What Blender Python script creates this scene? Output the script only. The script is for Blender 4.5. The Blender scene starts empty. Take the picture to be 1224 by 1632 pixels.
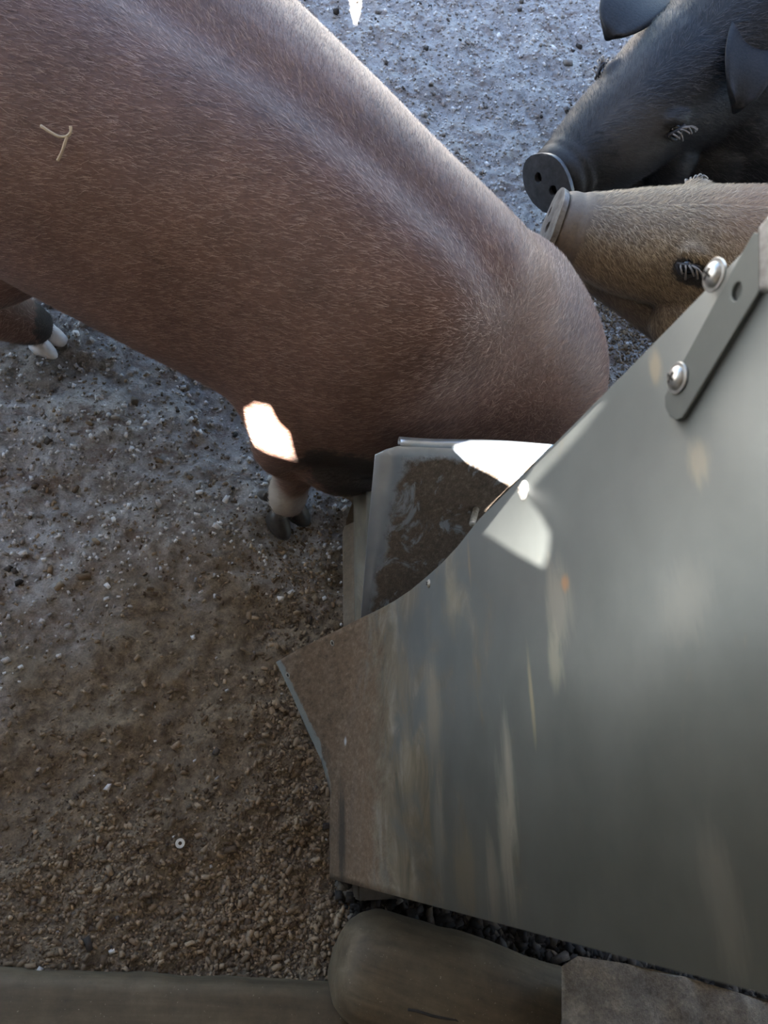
import bpy, bmesh, math, random
import numpy as np
from mathutils import Vector, Matrix, noise
from mathutils.bvhtree import BVHTree
from mathutils.geometry import delaunay_2d_cdt

random.seed(7)
rng = np.random.default_rng(7)
scene = bpy.context.scene
col = scene.collection

# ------------------------------------------------------------------ camera
F_PX, W, H = 1250.0, 1224, 1632
NADIR = (273, 1333)          # where a plumb line under the lens meets the picture
CZ = 1.5
_d = Vector(((NADIR[0] - W / 2) / F_PX, -(NADIR[1] - H / 2) / F_PX, -1)).normalized()
_up = -_d
_y = (Vector((0, 1, 0)) - Vector((0, 1, 0)).dot(_up) * _up).normalized()
_x = _y.cross(_up)
CAM_R = Matrix((_x, _y, _up))                      # camera -> world rotation
CAM = Vector((0, 0, CZ))
cd = bpy.data.cameras.new('camera')
cd.sensor_fit = 'VERTICAL'
cd.sensor_height = 36.0
cd.lens = F_PX / H * 36.0
cd.clip_start = 0.02
cd.dof.use_dof = True
cd.dof.focus_distance = 1.25
cd.dof.aperture_fstop = 11.5
cam = bpy.data.objects.new('camera', cd)
cam.matrix_world = Matrix.Translation(CAM) @ CAM_R.to_4x4()
col.objects.link(cam)
scene.camera = cam

# ------------------------------------------------------------------ world, sun, exposure
world = bpy.data.worlds.new('sky')
scene.world = world
world.use_nodes = True
wn = world.node_tree
wn.nodes.clear()
sky = wn.nodes.new('ShaderNodeTexSky')
sky.sky_type = 'NISHITA'
sky.sun_disc = False
SUN_EL, SUN_AZ = math.radians(56), math.radians(222)     # azimuth from +x, ccw: behind the photographer, to the left
sky.sun_elevation = SUN_EL
sky.sun_rotation = math.radians(90) - SUN_AZ
bg = wn.nodes.new('ShaderNodeBackground')
bg.inputs['Strength'].default_value = 0.75
wo = wn.nodes.new('ShaderNodeOutputWorld')
wn.links.new(sky.outputs[0], bg.inputs[0])
wn.links.new(bg.outputs[0], wo.inputs[0])
SUN_DIR = Vector((math.cos(SUN_EL) * math.cos(SUN_AZ), math.cos(SUN_EL) * math.sin(SUN_AZ), math.sin(SUN_EL)))
sl = bpy.data.lights.new('sun', 'SUN')
sl.energy = 140.0
sl.angle = math.radians(0.25)
sl.color = (1.0, 0.95, 0.89)
sun = bpy.data.objects.new('sun', sl)
sun.rotation_euler = SUN_DIR.to_track_quat('Z', 'Y').to_euler()
sun.location = SUN_DIR * 6
col.objects.link(sun)
vs = scene.view_settings
vs.view_transform = 'Standard'
vs.look = 'None'
vs.exposure = 0.32
vs.gamma = 1.0
vs.use_curve_mapping = False

# ------------------------------------------------------------------ helpers
def ray(px, py):
    return CAM_R @ Vector(((px - W / 2) / F_PX, -(py - H / 2) / F_PX, -1.0))

def at(px, py, z):
    r = ray(px, py)
    return CAM + r * ((z - CZ) / r.z)

def to_px(p):
    q = CAM_R.transposed() @ (Vector(p) - CAM)
    return (W / 2 + F_PX * q.x / -q.z, H / 2 - F_PX * q.y / -q.z)

def to_px_np(P):
    R = np.array(CAM_R)
    q = (P - np.array(CAM)) @ R
    z = np.minimum(q[:, 2], -1e-4)
    return np.stack([W / 2 + F_PX * q[:, 0] / -z, H / 2 - F_PX * q[:, 1] / -z], 1)

def tag(o, label=None, cat=None, group=None, kind=None):
    if label: o['label'] = label
    if cat: o['category'] = cat
    if group: o['group'] = group
    if kind: o['kind'] = kind
    return o

def empty(name, loc, rot=None):
    o = bpy.data.objects.new(name, None)
    o.empty_display_size = 0.1
    o.location = loc
    if rot is not None:
        o.rotation_euler = rot.to_euler()
    col.objects.link(o)
    return o

def link(name, me, mat, parent=None, smooth=True):
    o = bpy.data.objects.new(name, me)
    col.objects.link(o)
    if mat is not None:
        me.materials.clear()
        me.materials.append(mat)
    if smooth:
        me.polygons.foreach_set('use_smooth', [True] * len(me.polygons))
    if parent is not None:
        o.parent = parent
    return o

def mesh_of(bm, name='m'):
    bmesh.ops.recalc_face_normals(bm, faces=bm.faces)
    me = bpy.data.meshes.new(name)
    bm.to_mesh(me)
    bm.free()
    return me

def pymesh(verts, faces, name='m'):
    me = bpy.data.meshes.new(name)
    me.from_pydata([tuple(v) for v in verts], [], faces)
    me.update()
    return me

def sharp(o, deg=40):
    me = o.data
    me.polygons.foreach_set('use_smooth', [True] * len(me.polygons))
    me.set_sharp_from_angle(angle=math.radians(deg))
    return o

def bake(o):
    """apply modifiers, return new mesh"""
    dg = bpy.context.evaluated_depsgraph_get()
    me = bpy.data.meshes.new_from_object(o.evaluated_get(dg))
    old = o.data
    o.modifiers.clear()
    o.data = me
    bpy.data.meshes.remove(old)
    return me

def vnoise(x, y, scale, seed):
    """smooth value noise on numpy arrays"""
    r = np.random.default_rng(seed).random((256, 256))
    u = x * scale + 1000.0; v = y * scale + 1000.0
    i = np.floor(u).astype(int); j = np.floor(v).astype(int)
    f = u - i; g = v - j
    f = f * f * (3 - 2 * f); g = g * g * (3 - 2 * g)
    a = r[i % 256, j % 256]; b = r[(i + 1) % 256, j % 256]
    c = r[i % 256, (j + 1) % 256]; d = r[(i + 1) % 256, (j + 1) % 256]
    return (a * (1 - f) + b * f) * (1 - g) + (c * (1 - f) + d * f) * g - 0.5

def floor_h(x, y):
    x = np.asarray(x, float); y = np.asarray(y, float)
    h = 0.016 * vnoise(x, y, 5, 1) + 0.020 * vnoise(x, y, 11, 2) + 0.011 * vnoise(x, y, 27, 3)
    h = h + 0.008 * vnoise(x, y, 52, 4) + 0.006 * vnoise(x, y, 95, 5)
    return h - 0.004

def fh(x, y):
    return float(floor_h(x, y))

# ------------------------------------------------------------------ material helpers
class NT:
    def __init__(self, name):
        self.m = bpy.data.materials.new(name)
        self.m.use_nodes = True
        self.t = self.m.node_tree
        self.b = self.t.nodes['Principled BSDF']
        self.geo = None
    def n(self, kind, **kw):
        nd = self.t.nodes.new(kind)
        for k, v in kw.items():
            setattr(nd, k, v)
        return nd
    def l(self, a, b):
        self.t.links.new(a, b)
    def setin(self, nd, key, v):
        if isinstance(v, bpy.types.NodeSocket):
            self.l(v, nd.inputs[key])
        else:
            nd.inputs[key].default_value = v
    def pos(self):
        if self.geo is None:
            self.geo = self.n('ShaderNodeNewGeometry')
        return self.geo.outputs['Position']
    def obj(self):
        return self.n('ShaderNodeTexCoord').outputs['Object']
    def scaled(self, vec, s):
        m = self.n('ShaderNodeMapping')
        self.l(vec, m.inputs['Vector'])
        m.inputs['Scale'].default_value = s
        return m.outputs[0]
    def noise(self, vec, scale, detail=4, rough=0.6, dist=0.0):
        nd = self.n('ShaderNodeTexNoise')
        self.l(vec, nd.inputs['Vector'])
        nd.inputs['Scale'].default_value = scale
        nd.inputs['Detail'].default_value = detail
        nd.inputs['Roughness'].default_value = rough
        nd.inputs['Distortion'].default_value = dist
        return nd.outputs['Fac']
    def ramp(self, fac, stops):
        r = self.n('ShaderNodeValToRGB')
        e = r.color_ramp.elements
        while len(e) < len(stops):
            e.new(0.5)
        for i, (p, c) in enumerate(stops):
            e[i].position = p
            e[i].color = (c, c, c, 1) if isinstance(c, (int, float)) else (*c, 1)
        self.setin(r, 'Fac', fac)
        return r.outputs['Color']
    def mix(self, fac, a, b, blend='MIX'):
        m = self.n('ShaderNodeMix', data_type='RGBA', blend_type=blend)
        self.setin(m, 0, fac)
        for k, v in ((6, a), (7, b)):
            if not isinstance(v, bpy.types.NodeSocket) and len(v) == 3:
                v = (*v, 1)
            self.setin(m, k, v)
        return m.outputs[2]
    def math(self, op, a, b=0.0, c=None, clamp=False):
        m = self.n('ShaderNodeMath', operation=op, use_clamp=clamp)
        self.setin(m, 0, a); self.setin(m, 1, b)
        if c is not None: self.setin(m, 2, c)
        return m.outputs[0]
    def smooth(self, v, lo, hi):
        m = self.n('ShaderNodeMapRange', interpolation_type='SMOOTHSTEP')
        self.setin(m, 'Value', v)
        m.inputs['From Min'].default_value = lo
        m.inputs['From Max'].default_value = hi
        return m.outputs[0]
    def xyz(self, vec):
        s = self.n('ShaderNodeSeparateXYZ')
        self.l(vec, s.inputs[0])
        return s.outputs
    def blob(self, vec, centre, radius, soft=0.35, wob=None):
        """1 inside an ellipsoid, 0 outside, ragged by noise"""
        m = self.n('ShaderNodeMapping', vector_type='POINT')
        r = radius if isinstance(radius, (tuple, list)) else (radius,) * 3
        m.inputs['Scale'].default_value = tuple(1 / q for q in r)
        m.inputs['Location'].default_value = tuple(-c / q for c, q in zip(centre, r))
        self.l(vec, m.inputs['Vector'])
        ln = self.n('ShaderNodeVectorMath', operation='LENGTH')
        self.l(m.outputs[0], ln.inputs[0])
        v = ln.outputs['Value']
        if wob is not None:
            v = self.math('ADD', v, wob)
        return self.smooth(v, 1.0 + soft * .5, 1.0 - soft * .5)
    def bump(self, height, strength=0.4, dist=0.004):
        b = self.n('ShaderNodeBump')
        b.inputs['Strength'].default_value = strength
        b.inputs['Distance'].default_value = dist
        self.l(height, b.inputs['Height'])
        self.l(b.outputs[0], self.b.inputs['Normal'])
    def done(self, color=None, rough=None, metal=None, spec=None):
        for k, v in (('Base Color', color), ('Roughness', rough), ('Metallic', metal), ('Specular IOR Level', spec)):
            if v is None: continue
            if isinstance(v, tuple) and len(v) == 3: v = (*v, 1)
            self.setin(self.b, k, v)
        return self.m

def simple(name, c1, c2, scale, rough=0.6, metal=0.0, bump=0.3, bdist=0.002, stretch=None, spec=None):
    t = NT(name)
    v = t.obj()
    if stretch: v = t.scaled(v, stretch)
    f = t.noise(v, scale, 6, 0.65)
    c = t.ramp(f, [(0.3, c1), (0.7, c2)])
    if bump: t.bump(f, bump, bdist)
    return t.done(c, rough, metal, spec)

# ---- ground
def ground_material():
    t = NT('trodden_ground')
    p = t.pos()
    n1 = t.noise(p, 7, 5, 0.6)
    n2 = t.noise(p, 60, 6, 0.7)
    n3 = t.noise(p, 260, 4, 0.7)
    grey = t.ramp(n2, [(0.25, (0.17, 0.142, 0.115)), (0.5, (0.36, 0.343, 0.325)), (0.75, (0.56, 0.555, 0.55))])
    brown = t.ramp(n2, [(0.25, (0.075, 0.053, 0.032)), (0.5, (0.175, 0.130, 0.082)), (0.75, (0.30, 0.235, 0.155))])
    red = t.ramp(n2, [(0.3, (0.13, 0.085, 0.06)), (0.7, (0.26, 0.20, 0.16))])
    # feed meal trodden in around the feeder and along the rail
    wob = t.math('MULTIPLY', t.math('SUBTRACT', n1, 0.5), 1.1)
    feed = t.blob(p, FEED_C, FEED_R, 0.55, wob)
    feed2 = t.blob(p, (-0.30, 0.92, 0), (0.13, 0.07, 0.3), 0.7, wob)
    patch = t.smooth(t.noise(t.scaled(p, (1, 1.7, 1)), 10, 6, 0.7), 0.51, 0.63)
    c = t.mix(t.math('MULTIPLY', patch, 0.85), grey, red)
    feed = t.math('MAXIMUM', feed, t.math('MULTIPLY', feed2, 0.7))
    c = t.mix(feed, c, brown)
    grain = t.ramp(n3, [(0.3, 0.72), (0.7, 1.25)])
    c = t.mix(1.0, c, grain, 'MULTIPLY')
    h = t.math('ADD', t.math('MULTIPLY', n2, 0.7), t.math('MULTIPLY', n3, 0.6))
    t.bump(h, 1.0, 0.010)
    wet = t.mix(feed, (0.43,) * 3, (0.88,) * 3)
    return t.done(c, wet, 0, 0.5)

FEED_C = tuple(at(360, 1500, 0)); FEED_R = (0.62, 0.72, 1.0)

# ------------------------------------------------------------------ structure: ground
def build_ground():
    x0, x1, y0, y1, st = -0.9, 2.7, -0.9, 3.0, 0.0085
    xs = np.arange(x0, x1, st); ys = np.arange(y0, y1, st)
    X, Y = np.meshgrid(xs, ys, indexing='ij')
    Z = floor_h(X, Y)
    edge = np.minimum(np.minimum(X - x0, x1 - X), np.minimum(Y - y0, y1 - Y))
    Z = Z * np.clip(edge / 0.1, 0, 1)
    nx, ny = X.shape
    V = np.stack([X, Y, Z], -1).reshape(-1, 3)
    idx = np.arange(nx * ny).reshape(nx, ny)
    q = np.stack([idx[:-1, :-1], idx[1:, :-1], idx[1:, 1:], idx[:-1, 1:]], -1).reshape(-1, 4)
    # outer apron joined to the rim
    base = len(V)
    B = [(-14, -14, 0), (16, -14, 0), (16, 18, 0), (-14, 18, 0)]
    V = np.vstack([V, B])
    me = bpy.data.meshes.new('floor')
    fx = [tuple(a) for a in q]
    c00, c10, c11, c01 = idx[0, 0], idx[-1, 0], idx[-1, -1], idx[0, -1]
    fx.append(tuple([base, base + 1] + list(idx[::-1, 0])))
    fx.append(tuple([base + 1, base + 2] + list(idx[-1, ::-1])))
    fx.append(tuple([base + 2, base + 3] + list(idx[:, -1])))
    fx.append(tuple([base + 3, base] + list(idx[0, :])))
    me.from_pydata(V.tolist(), [], fx)
    me.update()
    return tag(link('floor', me, ground_material()), kind='structure')

build_ground()

# ------------------------------------------------------------------ generic lofts
def ring(c, f, a, b, ex, nseg, up=Vector((0, 0, 1))):
    f = f.normalized()
    side = f.cross(up)
    if side.length < 1e-4: side = f.cross(Vector((1, 0, 0)))
    side.normalize()
    upv = side.cross(f)
    out = []
    for k in range(nseg):
        th = 2 * math.pi * k / nseg
        cs, sn = math.cos(th), math.sin(th)
        u = math.copysign(abs(cs) ** (2 / ex), cs); v = math.copysign(abs(sn) ** (2 / ex), sn)
        out.append(c + side * (a * u) + upv * (b * v))
    return out

def interp_rows(rows, sub):
    """Catmull-Rom through rows of floats"""
    R = np.array(rows, float)
    n = len(R)
    out = []
    for i in range(n - 1):
        p0 = R[max(i - 1, 0)]; p1 = R[i]; p2 = R[i + 1]; p3 = R[min(i + 2, n - 1)]
        for k in range(sub):
            t = k / sub
            out.append(0.5 * ((2 * p1) + (p2 - p0) * t + (2 * p0 - 5 * p1 + 4 * p2 - p3) * t * t + (3 * p1 - p0 - 3 * p2 + p3) * t ** 3))
    out.append(R[-1])
    return np.array(out)

def loft(bm, rows, sub=4, nseg=28, up=Vector((0, 0, 1)), fwd=None):
    """rows: (x, y, z, a, b, exponent) ; forward from the path unless fwd given"""
    R = interp_rows(rows, sub)
    rings = []
    for i, r in enumerate(R):
        if fwd is not None:
            f = fwd
        else:
            a = R[max(i - 1, 0)]; b = R[min(i + 1, len(R) - 1)]
            f = Vector((b - a)[:3])
        pts = ring(Vector(r[:3]), f, max(r[3], .002), max(r[4], .002), r[5], nseg, up)
        rings.append([bm.verts.new(p) for p in pts])
    for A, B in zip(rings, rings[1:]):
        for k in range(nseg):
            bm.faces.new((A[k], A[(k + 1) % nseg], B[(k + 1) % nseg], B[k]))
    bm.faces.new(rings[0][::-1])
    bm.faces.new(rings[-1])

def blob(bm, c, r, rot=None):
    m = Matrix.Translation(Vector(c))
    if rot is not None: m = m @ rot.to_4x4()
    m = m @ Matrix.Diagonal((*r, 1))
    bmesh.ops.create_icosphere(bm, subdivisions=3, radius=1, matrix=m)

def relax(me, weight, iters):
    n = len(me.vertices)
    co = np.empty(n * 3, np.float32); me.vertices.foreach_get('co', co); co = co.reshape(-1, 3).astype(float)
    ed = np.empty(len(me.edges) * 2, np.int32); me.edges.foreach_get('vertices', ed); ed = ed.reshape(-1, 2)
    w = weight(co)[:, None]
    deg = np.bincount(ed.ravel(), minlength=n)[:, None]
    for _ in range(iters):
        acc = np.stack([np.bincount(ed[:, 0], co[ed[:, 1], k], n) + np.bincount(ed[:, 1], co[ed[:, 0], k], n) for k in range(3)], 1)
        co += (acc / np.maximum(deg, 1) - co) * w * .6
    me.vertices.foreach_set('co', co.astype(np.float32).ravel()); me.update()

def sculpt(me, fn):
    n = len(me.vertices)
    co = np.empty(n * 3, np.float32); me.vertices.foreach_get('co', co); co = co.reshape(-1, 3).astype(float)
    nr = np.empty(n * 3, np.float32); me.vertices.foreach_get('normal', nr); nr = nr.reshape(-1, 3).astype(float)
    me.vertices.foreach_set('co', fn(co, nr).astype(np.float32).ravel()); me.update()

def remeshed(bm, voxel, smooth_it=4):
    me = mesh_of(bm)
    o = bpy.data.objects.new('tmp', me)
    col.objects.link(o)
    md = o.modifiers.new('r', 'REMESH'); md.mode = 'VOXEL'; md.voxel_size = voxel; md.adaptivity = 0
    if smooth_it:
        s = o.modifiers.new('s', 'SMOOTH'); s.factor = 0.5; s.iterations = smooth_it
    out = bake(o)
    bpy.data.objects.remove(o)
    return out

def shift_mesh(me, loc):
    n = len(me.vertices)
    a = np.empty(n * 3, np.float32); me.vertices.foreach_get('co', a)
    a = a.reshape(-1, 3) - np.array(loc, np.float32)
    me.vertices.foreach_set('co', a.ravel()); me.update()

def bvh_of(me):
    return BVHTree.FromPolygons([v.co.copy() for v in me.vertices], [tuple(p.vertices) for p in me.polygons])

def fur(name, me, count, length, width, field, mat, parent, loc, keep=None, lift=0.25, seed=1, margin=120):
    """ribbons rooted on the mesh; field(P, N) -> comb direction (numpy)"""
    g = np.random.default_rng(seed)
    me.calc_loop_triangles()
    nt = len(me.loop_triangles)
    tri = np.empty(nt * 3, np.int32); me.loop_triangles.foreach_get('vertices', tri); tri = tri.reshape(-1, 3)
    co = np.empty(len(me.vertices) * 3, np.float32); me.vertices.foreach_get('co', co); co = co.reshape(-1, 3).astype(float)
    vn = np.empty(len(me.vertices) * 3, np.float32); me.vertices.foreach_get('normal', vn); vn = vn.reshape(-1, 3).astype(float)
    A, B, Cc = co[tri[:, 0]], co[tri[:, 1]], co[tri[:, 2]]
    area = 0.5 * np.linalg.norm(np.cross(B - A, Cc - A), axis=1)
    cen = (A + B + Cc) / 3
    px = to_px_np(cen)
    ok = (px[:, 0] > -margin) & (px[:, 0] < W + margin) & (px[:, 1] > -margin) & (px[:, 1] < H + margin)
    nrm = vn[tri].mean(1)
    view = np.array(CAM) - cen
    view /= np.linalg.norm(view, axis=1)[:, None]
    ok &= (nrm * view).sum(1) > -0.35
    if keep is not None: ok &= keep(cen)
    w = area * ok
    pick = g.choice(nt, count, p=w / w.sum())
    r1 = np.sqrt(g.random(count)); r2 = g.random(count)
    ba, bb, bc = (1 - r1), r1 * (1 - r2), r1 * r2
    P = A[pick] * ba[:, None] + B[pick] * bb[:, None] + Cc[pick] * bc[:, None]
    N = vn[tri[pick, 0]] * ba[:, None] + vn[tri[pick, 1]] * bb[:, None] + vn[tri[pick, 2]] * bc[:, None]
    N /= np.linalg.norm(N, axis=1)[:, None]
    D = field(P, N) + g.normal(0, 0.28, (count, 3))
    D -= (D * N).sum(1)[:, None] * N
    D /= np.linalg.norm(D, axis=1)[:, None]
    L = length * g.uniform(0.6, 1.25, count)[:, None]
    S = np.cross(N, D)
    wd = width * g.uniform(0.7, 1.2, count)[:, None]
    lf = lift * g.uniform(0.5, 1.4, count)[:, None]
    P0 = P - N * 0.0006
    P1 = P + D * L * 0.5 + N * L * lf * 0.55
    P2 = P + D * L + N * L * lf * 0.7
    V = np.stack([P0 - S * wd * .5, P0 + S * wd * .5, P1 + S * wd * .42, P1 - S * wd * .42, P2], 1).reshape(-1, 3) - np.array(loc)
    b = np.arange(count) * 5
    m = bpy.data.meshes.new(name)
    m.vertices.add(count * 5); m.vertices.foreach_set('co', V.astype(np.float32).ravel())
    loops = np.stack([b, b + 1, b + 2, b + 3, b + 3, b + 2, b + 4], 1).ravel()
    m.loops.add(len(loops)); m.loops.foreach_set('vertex_index', loops.astype(np.int32))
    st = np.stack([np.arange(count) * 7, np.arange(count) * 7 + 4], 1).ravel()
    m.polygons.add(count * 2); m.polygons.foreach_set('loop_start', st.astype(np.int32))
    m.update(calc_edges=True)
    o = link(name, m, mat, parent)
    return tag(o, kind='stuff')

def pig_mats(name, skin, hair, mud=(), mud_fold_col=((0.008, 0.007, 0.006), (0.045, 0.04, 0.036)), rough=0.55, tints=(), spec=(.4, .5)):
    """skin and hair materials sharing the same ragged mud marks; mud: (centre, radii)"""
    res = []
    for which in ('skin', 'hair'):
        t = NT(name + '_' + which)
        p = t.pos()
        n1 = t.noise(p, 38, 5, 0.7)
        n0 = t.noise(p, 9, 4, 0.6)
        if which == 'skin':
            f = t.noise(p, 160, 5, 0.7)
            c = t.ramp(f, [(0.3, skin[0]), (0.7, skin[1])])
            t.bump(f, 0.35, 0.002)
        else:
            g = t.n('ShaderNodeNewGeometry').outputs['Random Per Island']
            c = t.ramp(g, [(0.0, hair[0]), (0.55, hair[1]), (1.0, hair[2])])
        shade = t.ramp(n0, [(0.3, 0.82), (0.7, 1.18)])
        c = t.mix(1.0, c, shade, 'MULTIPLY')
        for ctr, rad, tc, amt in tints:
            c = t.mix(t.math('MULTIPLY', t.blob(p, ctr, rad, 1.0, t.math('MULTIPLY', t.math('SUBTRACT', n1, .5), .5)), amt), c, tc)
        mask = None
        wob = t.math('MULTIPLY', t.math('SUBTRACT', n1, 0.5), 1.6)
        for ctr, rad in mud:
            b = t.blob(p, ctr, rad, 0.3, wob)
            mask = b if mask is None else t.math('MAXIMUM', mask, b)
        if mask is not None:
            mc = t.ramp(t.noise(p, 210, 5, 0.75), [(0.35, mud_fold_col[0]), (0.72, mud_fold_col[1])])
            c = t.mix(t.math('MULTIPLY', mask, 0.93), c, mc)
        res.append(t.done(c, rough if which == 'skin' else 0.45, 0, spec[0] if which == 'skin' else spec[1]))
    return res

# ------------------------------------------------------------------ feeder frame: X = along the side panel, Y = towards the viewer, Z up
FB = at(525, 1400, 0)
_fu = (at(525, 1265, 0) - FB).normalized()
FEED = Matrix((( _fu.x, -_fu.y, 0), (_fu.y, _fu.x, 0), (0, 0, 1)))     # local -> world, cols u, v, z
FEED_I = FEED.transposed()

def f_loc(p):
    return FEED_I @ (Vector(p) - FB)

def f_world(p):
    return FEED @ Vector(p) + FB

def f_hit(px, py, y=0.0):
    """pixel -> point in feeder frame on the plane Y = y"""
    o = f_loc(CAM); d = FEED_I @ ray(px, py)
    return o + d * ((y - o.y) / d.y)

FOLD_A = f_hit(527, 1262); FOLD_B = f_hit(574, 985)
_fd = Vector((FOLD_B.x - FOLD_A.x, 0, FOLD_B.z - FOLD_A.z)).normalized()
_tip = f_loc(at(440, 1055, 0.035))
def fold_dist(x, z):
    """distance to the front-low side of the fold line"""
    return (x - FOLD_A.x) * _fd.z - (z - FOLD_A.z) * _fd.x
_kf = _tip.y / fold_dist(_tip.x, _tip.z)
def panel_y(x, z):
    d = fold_dist(x, z); s = 0.022
    if d > 12 * s: return _kf * d
    return _kf * s * (math.log1p(math.exp(d / s)) - 0.0)

def panel_hit(px, py):
    o = f_loc(CAM); d = FEED_I @ ray(px, py)
    t0 = (0.13 - o.y) / d.y
    lo, hi = t0, (-0.05 - o.y) / d.y
    for _ in range(60):
        m = (lo + hi) / 2; p = o + d * m
        if p.y - panel_y(p.x, p.z) > 0: lo = m
        else: hi = m
    return o + d * lo

def cdt_polygon(outline, holes=(), extra=()):
    pts = [Vector(p) for p in outline]
    edges = [(i, (i + 1) % len(outline)) for i in range(len(outline))]
    for h in holes:
        b = len(pts)
        pts += [Vector(p) for p in h]
        edges += [(b + i, b + (i + 1) % len(h)) for i in range(len(h))]
    pts += [Vector(p) for p in extra]
    vo, eo, fo, *_ = delaunay_2d_cdt(pts, edges, [], 0, 1e-6)
    def inside(p, poly):
        c = False; j = len(poly) - 1
        for i in range(len(poly)):
            a, b = poly[i], poly[j]
            if (a[1] > p.y) != (b[1] > p.y) and p.x < (b[0] - a[0]) * (p.y - a[1]) / (b[1] - a[1]) + a[0]: c = not c
            j = i
        return c
    faces = []
    for f in fo:
        c = sum((vo[i] for i in f), Vector((0, 0))) / len(f)
        if inside(c, outline) and not any(inside(c, h) for h in holes): faces.append(tuple(f))
    return vo, faces

# ------------------------------------------------------------------ structure: unseen roof and walls, added to shape the light
LID_R = f_loc(at(575, 985, 0.275)); LID_F = f_loc(at(610, 725, 0.54))
LID_N = (LID_F - LID_R).cross(Vector((0, 1, 0))).normalized()
if LID_N.z < 0: LID_N = -LID_N
def lid_hit(px, py, off=0.0):
    o = f_loc(CAM); d = FEED_I @ ray(px, py)
    return o + d * ((LID_R + LID_N * off - o).dot(LID_N) / d.dot(LID_N))

ROOF_Z = 2.45
GAP_ELBOW = [(380, 688, .36), (392, 655, .39), (410, 644, .437), (432, 649, .455), (443, 672, .43), (461, 690, .415), (471, 735, .327), (428, 723, .314), (392, 709, .32)]
def sun_patch_gaps():  # holes cast back along the sun so each lights its patch
    panel = [f_world(panel_hit(*p)) for p in [(752, 842), (820, 778), (842, 797), (862, 822), (876, 850), (873, 880), (863, 908), (843, 897), (815, 881), (785, 861)]]
    lid = [f_world(lid_hit(*p)) for p in [(722, 714), (750, 704), (890, 704), (872, 728), (825, 782), (780, 755), (745, 738)]]
    elbow = [at(*p) for p in GAP_ELBOW]
    ground = [at(x, y, 0) for x, y in [(556, -70), (572, -70), (573, 0), (571, 20), (566, 42), (560, 20), (558, 0)]]
    out = []
    for poly in (panel, lid, elbow, ground):
        out.append([tuple((p + SUN_DIR * ((ROOF_Z - p.z) / SUN_DIR.z))[:2]) for p in poly])
    return out

def build_added_roof():  # added roof out of view, shades the scene except through the gaps
    mat = simple('added_roof_sheet', (0.16, 0.15, 0.13), (0.30, 0.29, 0.26), 5, 0.7, 0.0, 0.2)
    x0, x1, y0, y1 = -4.0, 5.0, -3.2, 1.7
    vo, fa = cdt_polygon([(x0, y0), (x1, y0), (x1, y1), (x0, y1)], sun_patch_gaps())
    me = pymesh([(v.x, v.y, ROOF_Z) for v in vo], fa)
    o = link('added_ceiling', me, mat, smooth=False)
    md = o.modifiers.new('thick', 'SOLIDIFY'); md.thickness = 0.004; md.offset = 1
    tag(o, kind='structure')
    wm = simple('added_board_wall', (0.10, 0.075, 0.05), (0.22, 0.17, 0.115), 6, 0.8, 0, 0.3, 0.003, (4, 1, .4))
    wall = empty('wall_back', (0, -1.6, 0))  # unseen wall, added to keep light off the lower floor
    tag(wall, kind='structure')
    x = -4.0
    bm = bmesh.new()
    bmesh.ops.create_cube(bm, size=1, matrix=Matrix.Diagonal((0.29, 0.03, ROOF_Z - 0.02, 1)))
    bmesh.ops.bevel(bm, geom=bm.edges[:], offset=0.004, segments=1, affect='EDGES')
    bme = mesh_of(bm)
    while x < 5:
        b = link('plank', bme, wm, wall, smooth=False)
        b.location = (x + .15, random.uniform(-.004, .004), ROOF_Z / 2)
        x += 0.3
    left = empty('wall_left', (-2.8, 0, 0))  # unseen wall, added to dim the side panel
    tag(left, kind='structure')
    y = -1.55
    while y < 0.6:
        b = link('plank', bme, wm, left, smooth=False)
        b.location = (random.uniform(-.004, .004), y + .15, ROOF_Z / 2); b.rotation_euler.z = math.pi / 2
        y += 0.3

build_added_roof()

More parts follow.
